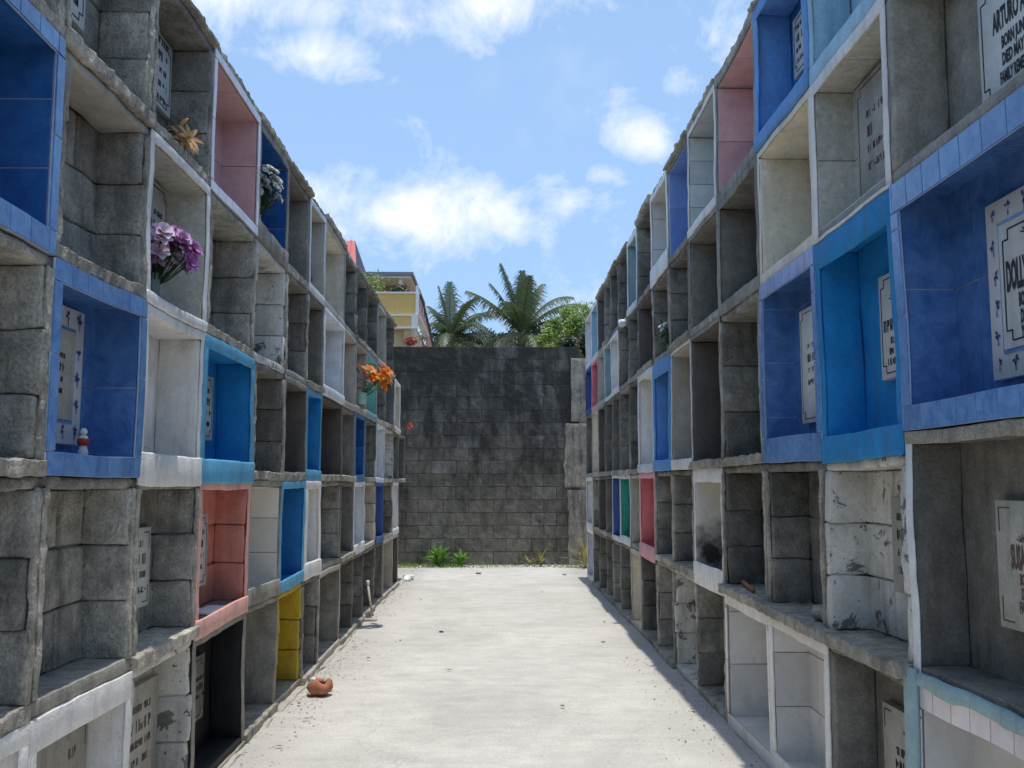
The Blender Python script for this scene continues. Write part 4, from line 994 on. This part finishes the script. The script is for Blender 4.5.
# red roofed house
root = empty('red_roofed_house', (-7.5, 44, 0)); tag(root, 'house with a steep red roof peeking over the left wall', 'house')
hb('wall', (-12, 42, 0), (-6.6, 48, 10.98), 'hbeige', root)
m = MB()
x0, x1, xm, za, zb = -12.0, -6.55, -6.9, 10.7, 12.95
V = [(x0, 41.6, za), (-6.15, 41.6, za), (-6.15, 48.4, za), (x0, 48.4, za), (-8.1, 45, zb), (-6.55, 45, zb - .0), (x0, 45, zb)]
m.add([(x0, 41.6, za), (-6.15, 41.6, za), (-6.75, 45, zb), (x0, 45, zb)], [(0, 1, 2, 3)], 'rroof', False)
m.add([(x0, 48.4, za), (-6.15, 48.4, za), (-6.75, 45, zb), (x0, 45, zb)], [(3, 2, 1, 0)], 'rroof', False)
m.add([(-6.16, 41.6, za), (-6.16, 48.4, za), (-6.76, 45, zb)], [(0, 1, 2)], 'dkroof', False)
m.add([(x0, 41.6, za - .01), (-6.16, 41.6, za - .01), (-6.16, 48.4, za - .01), (x0, 48.4, za - .01)], [(3, 2, 1, 0)], 'dkroof', False)
for k in range(9):
    xx = -6.95 - k * .55 - .0
    m.tube([(xx + .45 - .0, 41.58, za + .03), (xx, 45, zb + .03)], .04, 'rroof', 5)
m.build('roof', root, (-9, 45, za))

# ------------------------------------------------------------------ world, sun, camera
SUN_EL, SUN_AZ = 87.9, 125.0      # azimuth measured from +y towards +x
w = bpy.data.worlds.new('World'); scene.world = w; w.use_nodes = True; w.node_tree.nodes.clear()
t = NT(w.node_tree)
sky = t.add('ShaderNodeTexSky', sky_type='NISHITA'); sky.sun_disc = False
sky.sun_elevation = R_(SUN_EL); sky.sun_rotation = R_(SUN_AZ); sky.altitude = 10; sky.air_density = 1.0; sky.dust_density = 1.2; sky.ozone_density = 1.2
co = t.add('ShaderNodeTexCoord').outputs['Generated']
nv = t.vmath('NORMALIZE', co)
F_ = 960.; PIT = math.atan(100 / F_); YAW = math.atan(16 / (F_ / math.cos(PIT)))
def pdir(px, py):
    u = (px - 512) / F_; v = (384 - py) / F_
    x = u; y = math.cos(PIT) - v * math.sin(PIT); z = math.sin(PIT) + v * math.cos(PIT)
    c, s_ = math.cos(YAW), math.sin(YAW)
    return Vector((x * c + y * s_, -x * s_ + y * c, z)).normalized()
n1 = t.noise(nv, 13, 10, .66, .35); n2 = t.noise(nv, 3.2, 5, .6)
acc = None
for (px, py, sx, sy, st) in ((480, 8, 115, 32, .9), (400, 24, 50, 20, .7), (318, 55, 52, 24, .9), (235, -8, 110, 26, 1.1), (400, 220, 115, 42, 1.2), (490, 210, 75, 34, 1.0), (335, 203, 55, 32, 1.0),
                             (565, 205, 55, 24, .9), (548, 180, 40, 14, .6), (648, 138, 38, 27, 1.), (690, 80, 30, 14, .6), (620, 92, 22, 12, .5), (355, 172, 40, 12, .4),
                             (600, 175, 40, 14, .5), (740, 50, 40, 40, .7), (100, -150, 250, 120, 1.), (800, -200, 260, 120, 1.)):
    c = pdir(px, py); q = t.vmath('MULTIPLY', t.vmath('SUBTRACT', nv, tuple(c)), (F_ / sx, F_ / sx, F_ / sy))
    g_ = t.math('MULTIPLY', t.mapr(t.vmath('LENGTH', q), 0, 1.35, 1, 0), st)
    acc = g_ if acc is None else t.math('MAXIMUM', acc, g_)
d = t.math('ADD', t.math('MULTIPLY', acc, .62), t.math('MULTIPLY', t.math('SUBTRACT', n1, .5), 1.7))
mask = t.mapr(d, .12, .72, 0, .93)
rest = t.mapr(t.math('ADD', n2, t.math('MULTIPLY', n1, .35)), .74, .95, 0, .5)     # thin scattered cloud elsewhere
mask = t.math('MAXIMUM', mask, t.math('MULTIPLY', rest, .35))
sepz = t.add('ShaderNodeSeparateXYZ'); t.link(nv, sepz.inputs[0])
haze = t.mapr(sepz.outputs[2], 0.0, .7, .85, .55)
skyc = t.mix(haze, sky.outputs[0], (2.7, 4.4, 7.1))
CL = 7.2
col = t.mix(mask, skyc, (CL * .97, CL * 1.0, CL * 1.04))
bg = t.add('ShaderNodeBackground'); bg.inputs['Strength'].default_value = .13; t.link(col, bg.inputs[0])
wo = t.add('ShaderNodeOutputWorld'); t.link(bg.outputs[0], wo.inputs[0])

sd = bpy.data.lights.new('sun', 'SUN'); sd.energy = 2.9; sd.angle = R_(.6); sd.color = (1., .96, .89)
so = bpy.data.objects.new('sun', sd); COL.objects.link(so)
sv = Vector((math.sin(R_(SUN_AZ)) * math.cos(R_(SUN_EL)), math.cos(R_(SUN_AZ)) * math.cos(R_(SUN_EL)), math.sin(R_(SUN_EL))))
so.rotation_euler = sv.to_track_quat('Z', 'Y').to_euler(); so.location = (0, 8, 20)

cd = bpy.data.cameras.new('camera'); cam = bpy.data.objects.new('camera', cd); COL.objects.link(cam)
cd.sensor_width = 36; cd.lens = F_ * 36 / 1024; cd.clip_start = .05; cd.clip_end = 2000
cam.location = (0, 0, EYE)
cam.rotation_euler = Euler((math.pi / 2 + PIT, 0, -YAW), 'XYZ')
scene.camera = cam
vs = scene.view_settings; vs.view_transform = 'Standard'; vs.look = 'None'; vs.exposure = 0.27; vs.gamma = 1; vs.use_curve_mapping = False
scene.cycles.max_bounces = 8; scene.cycles.diffuse_bounces = 5
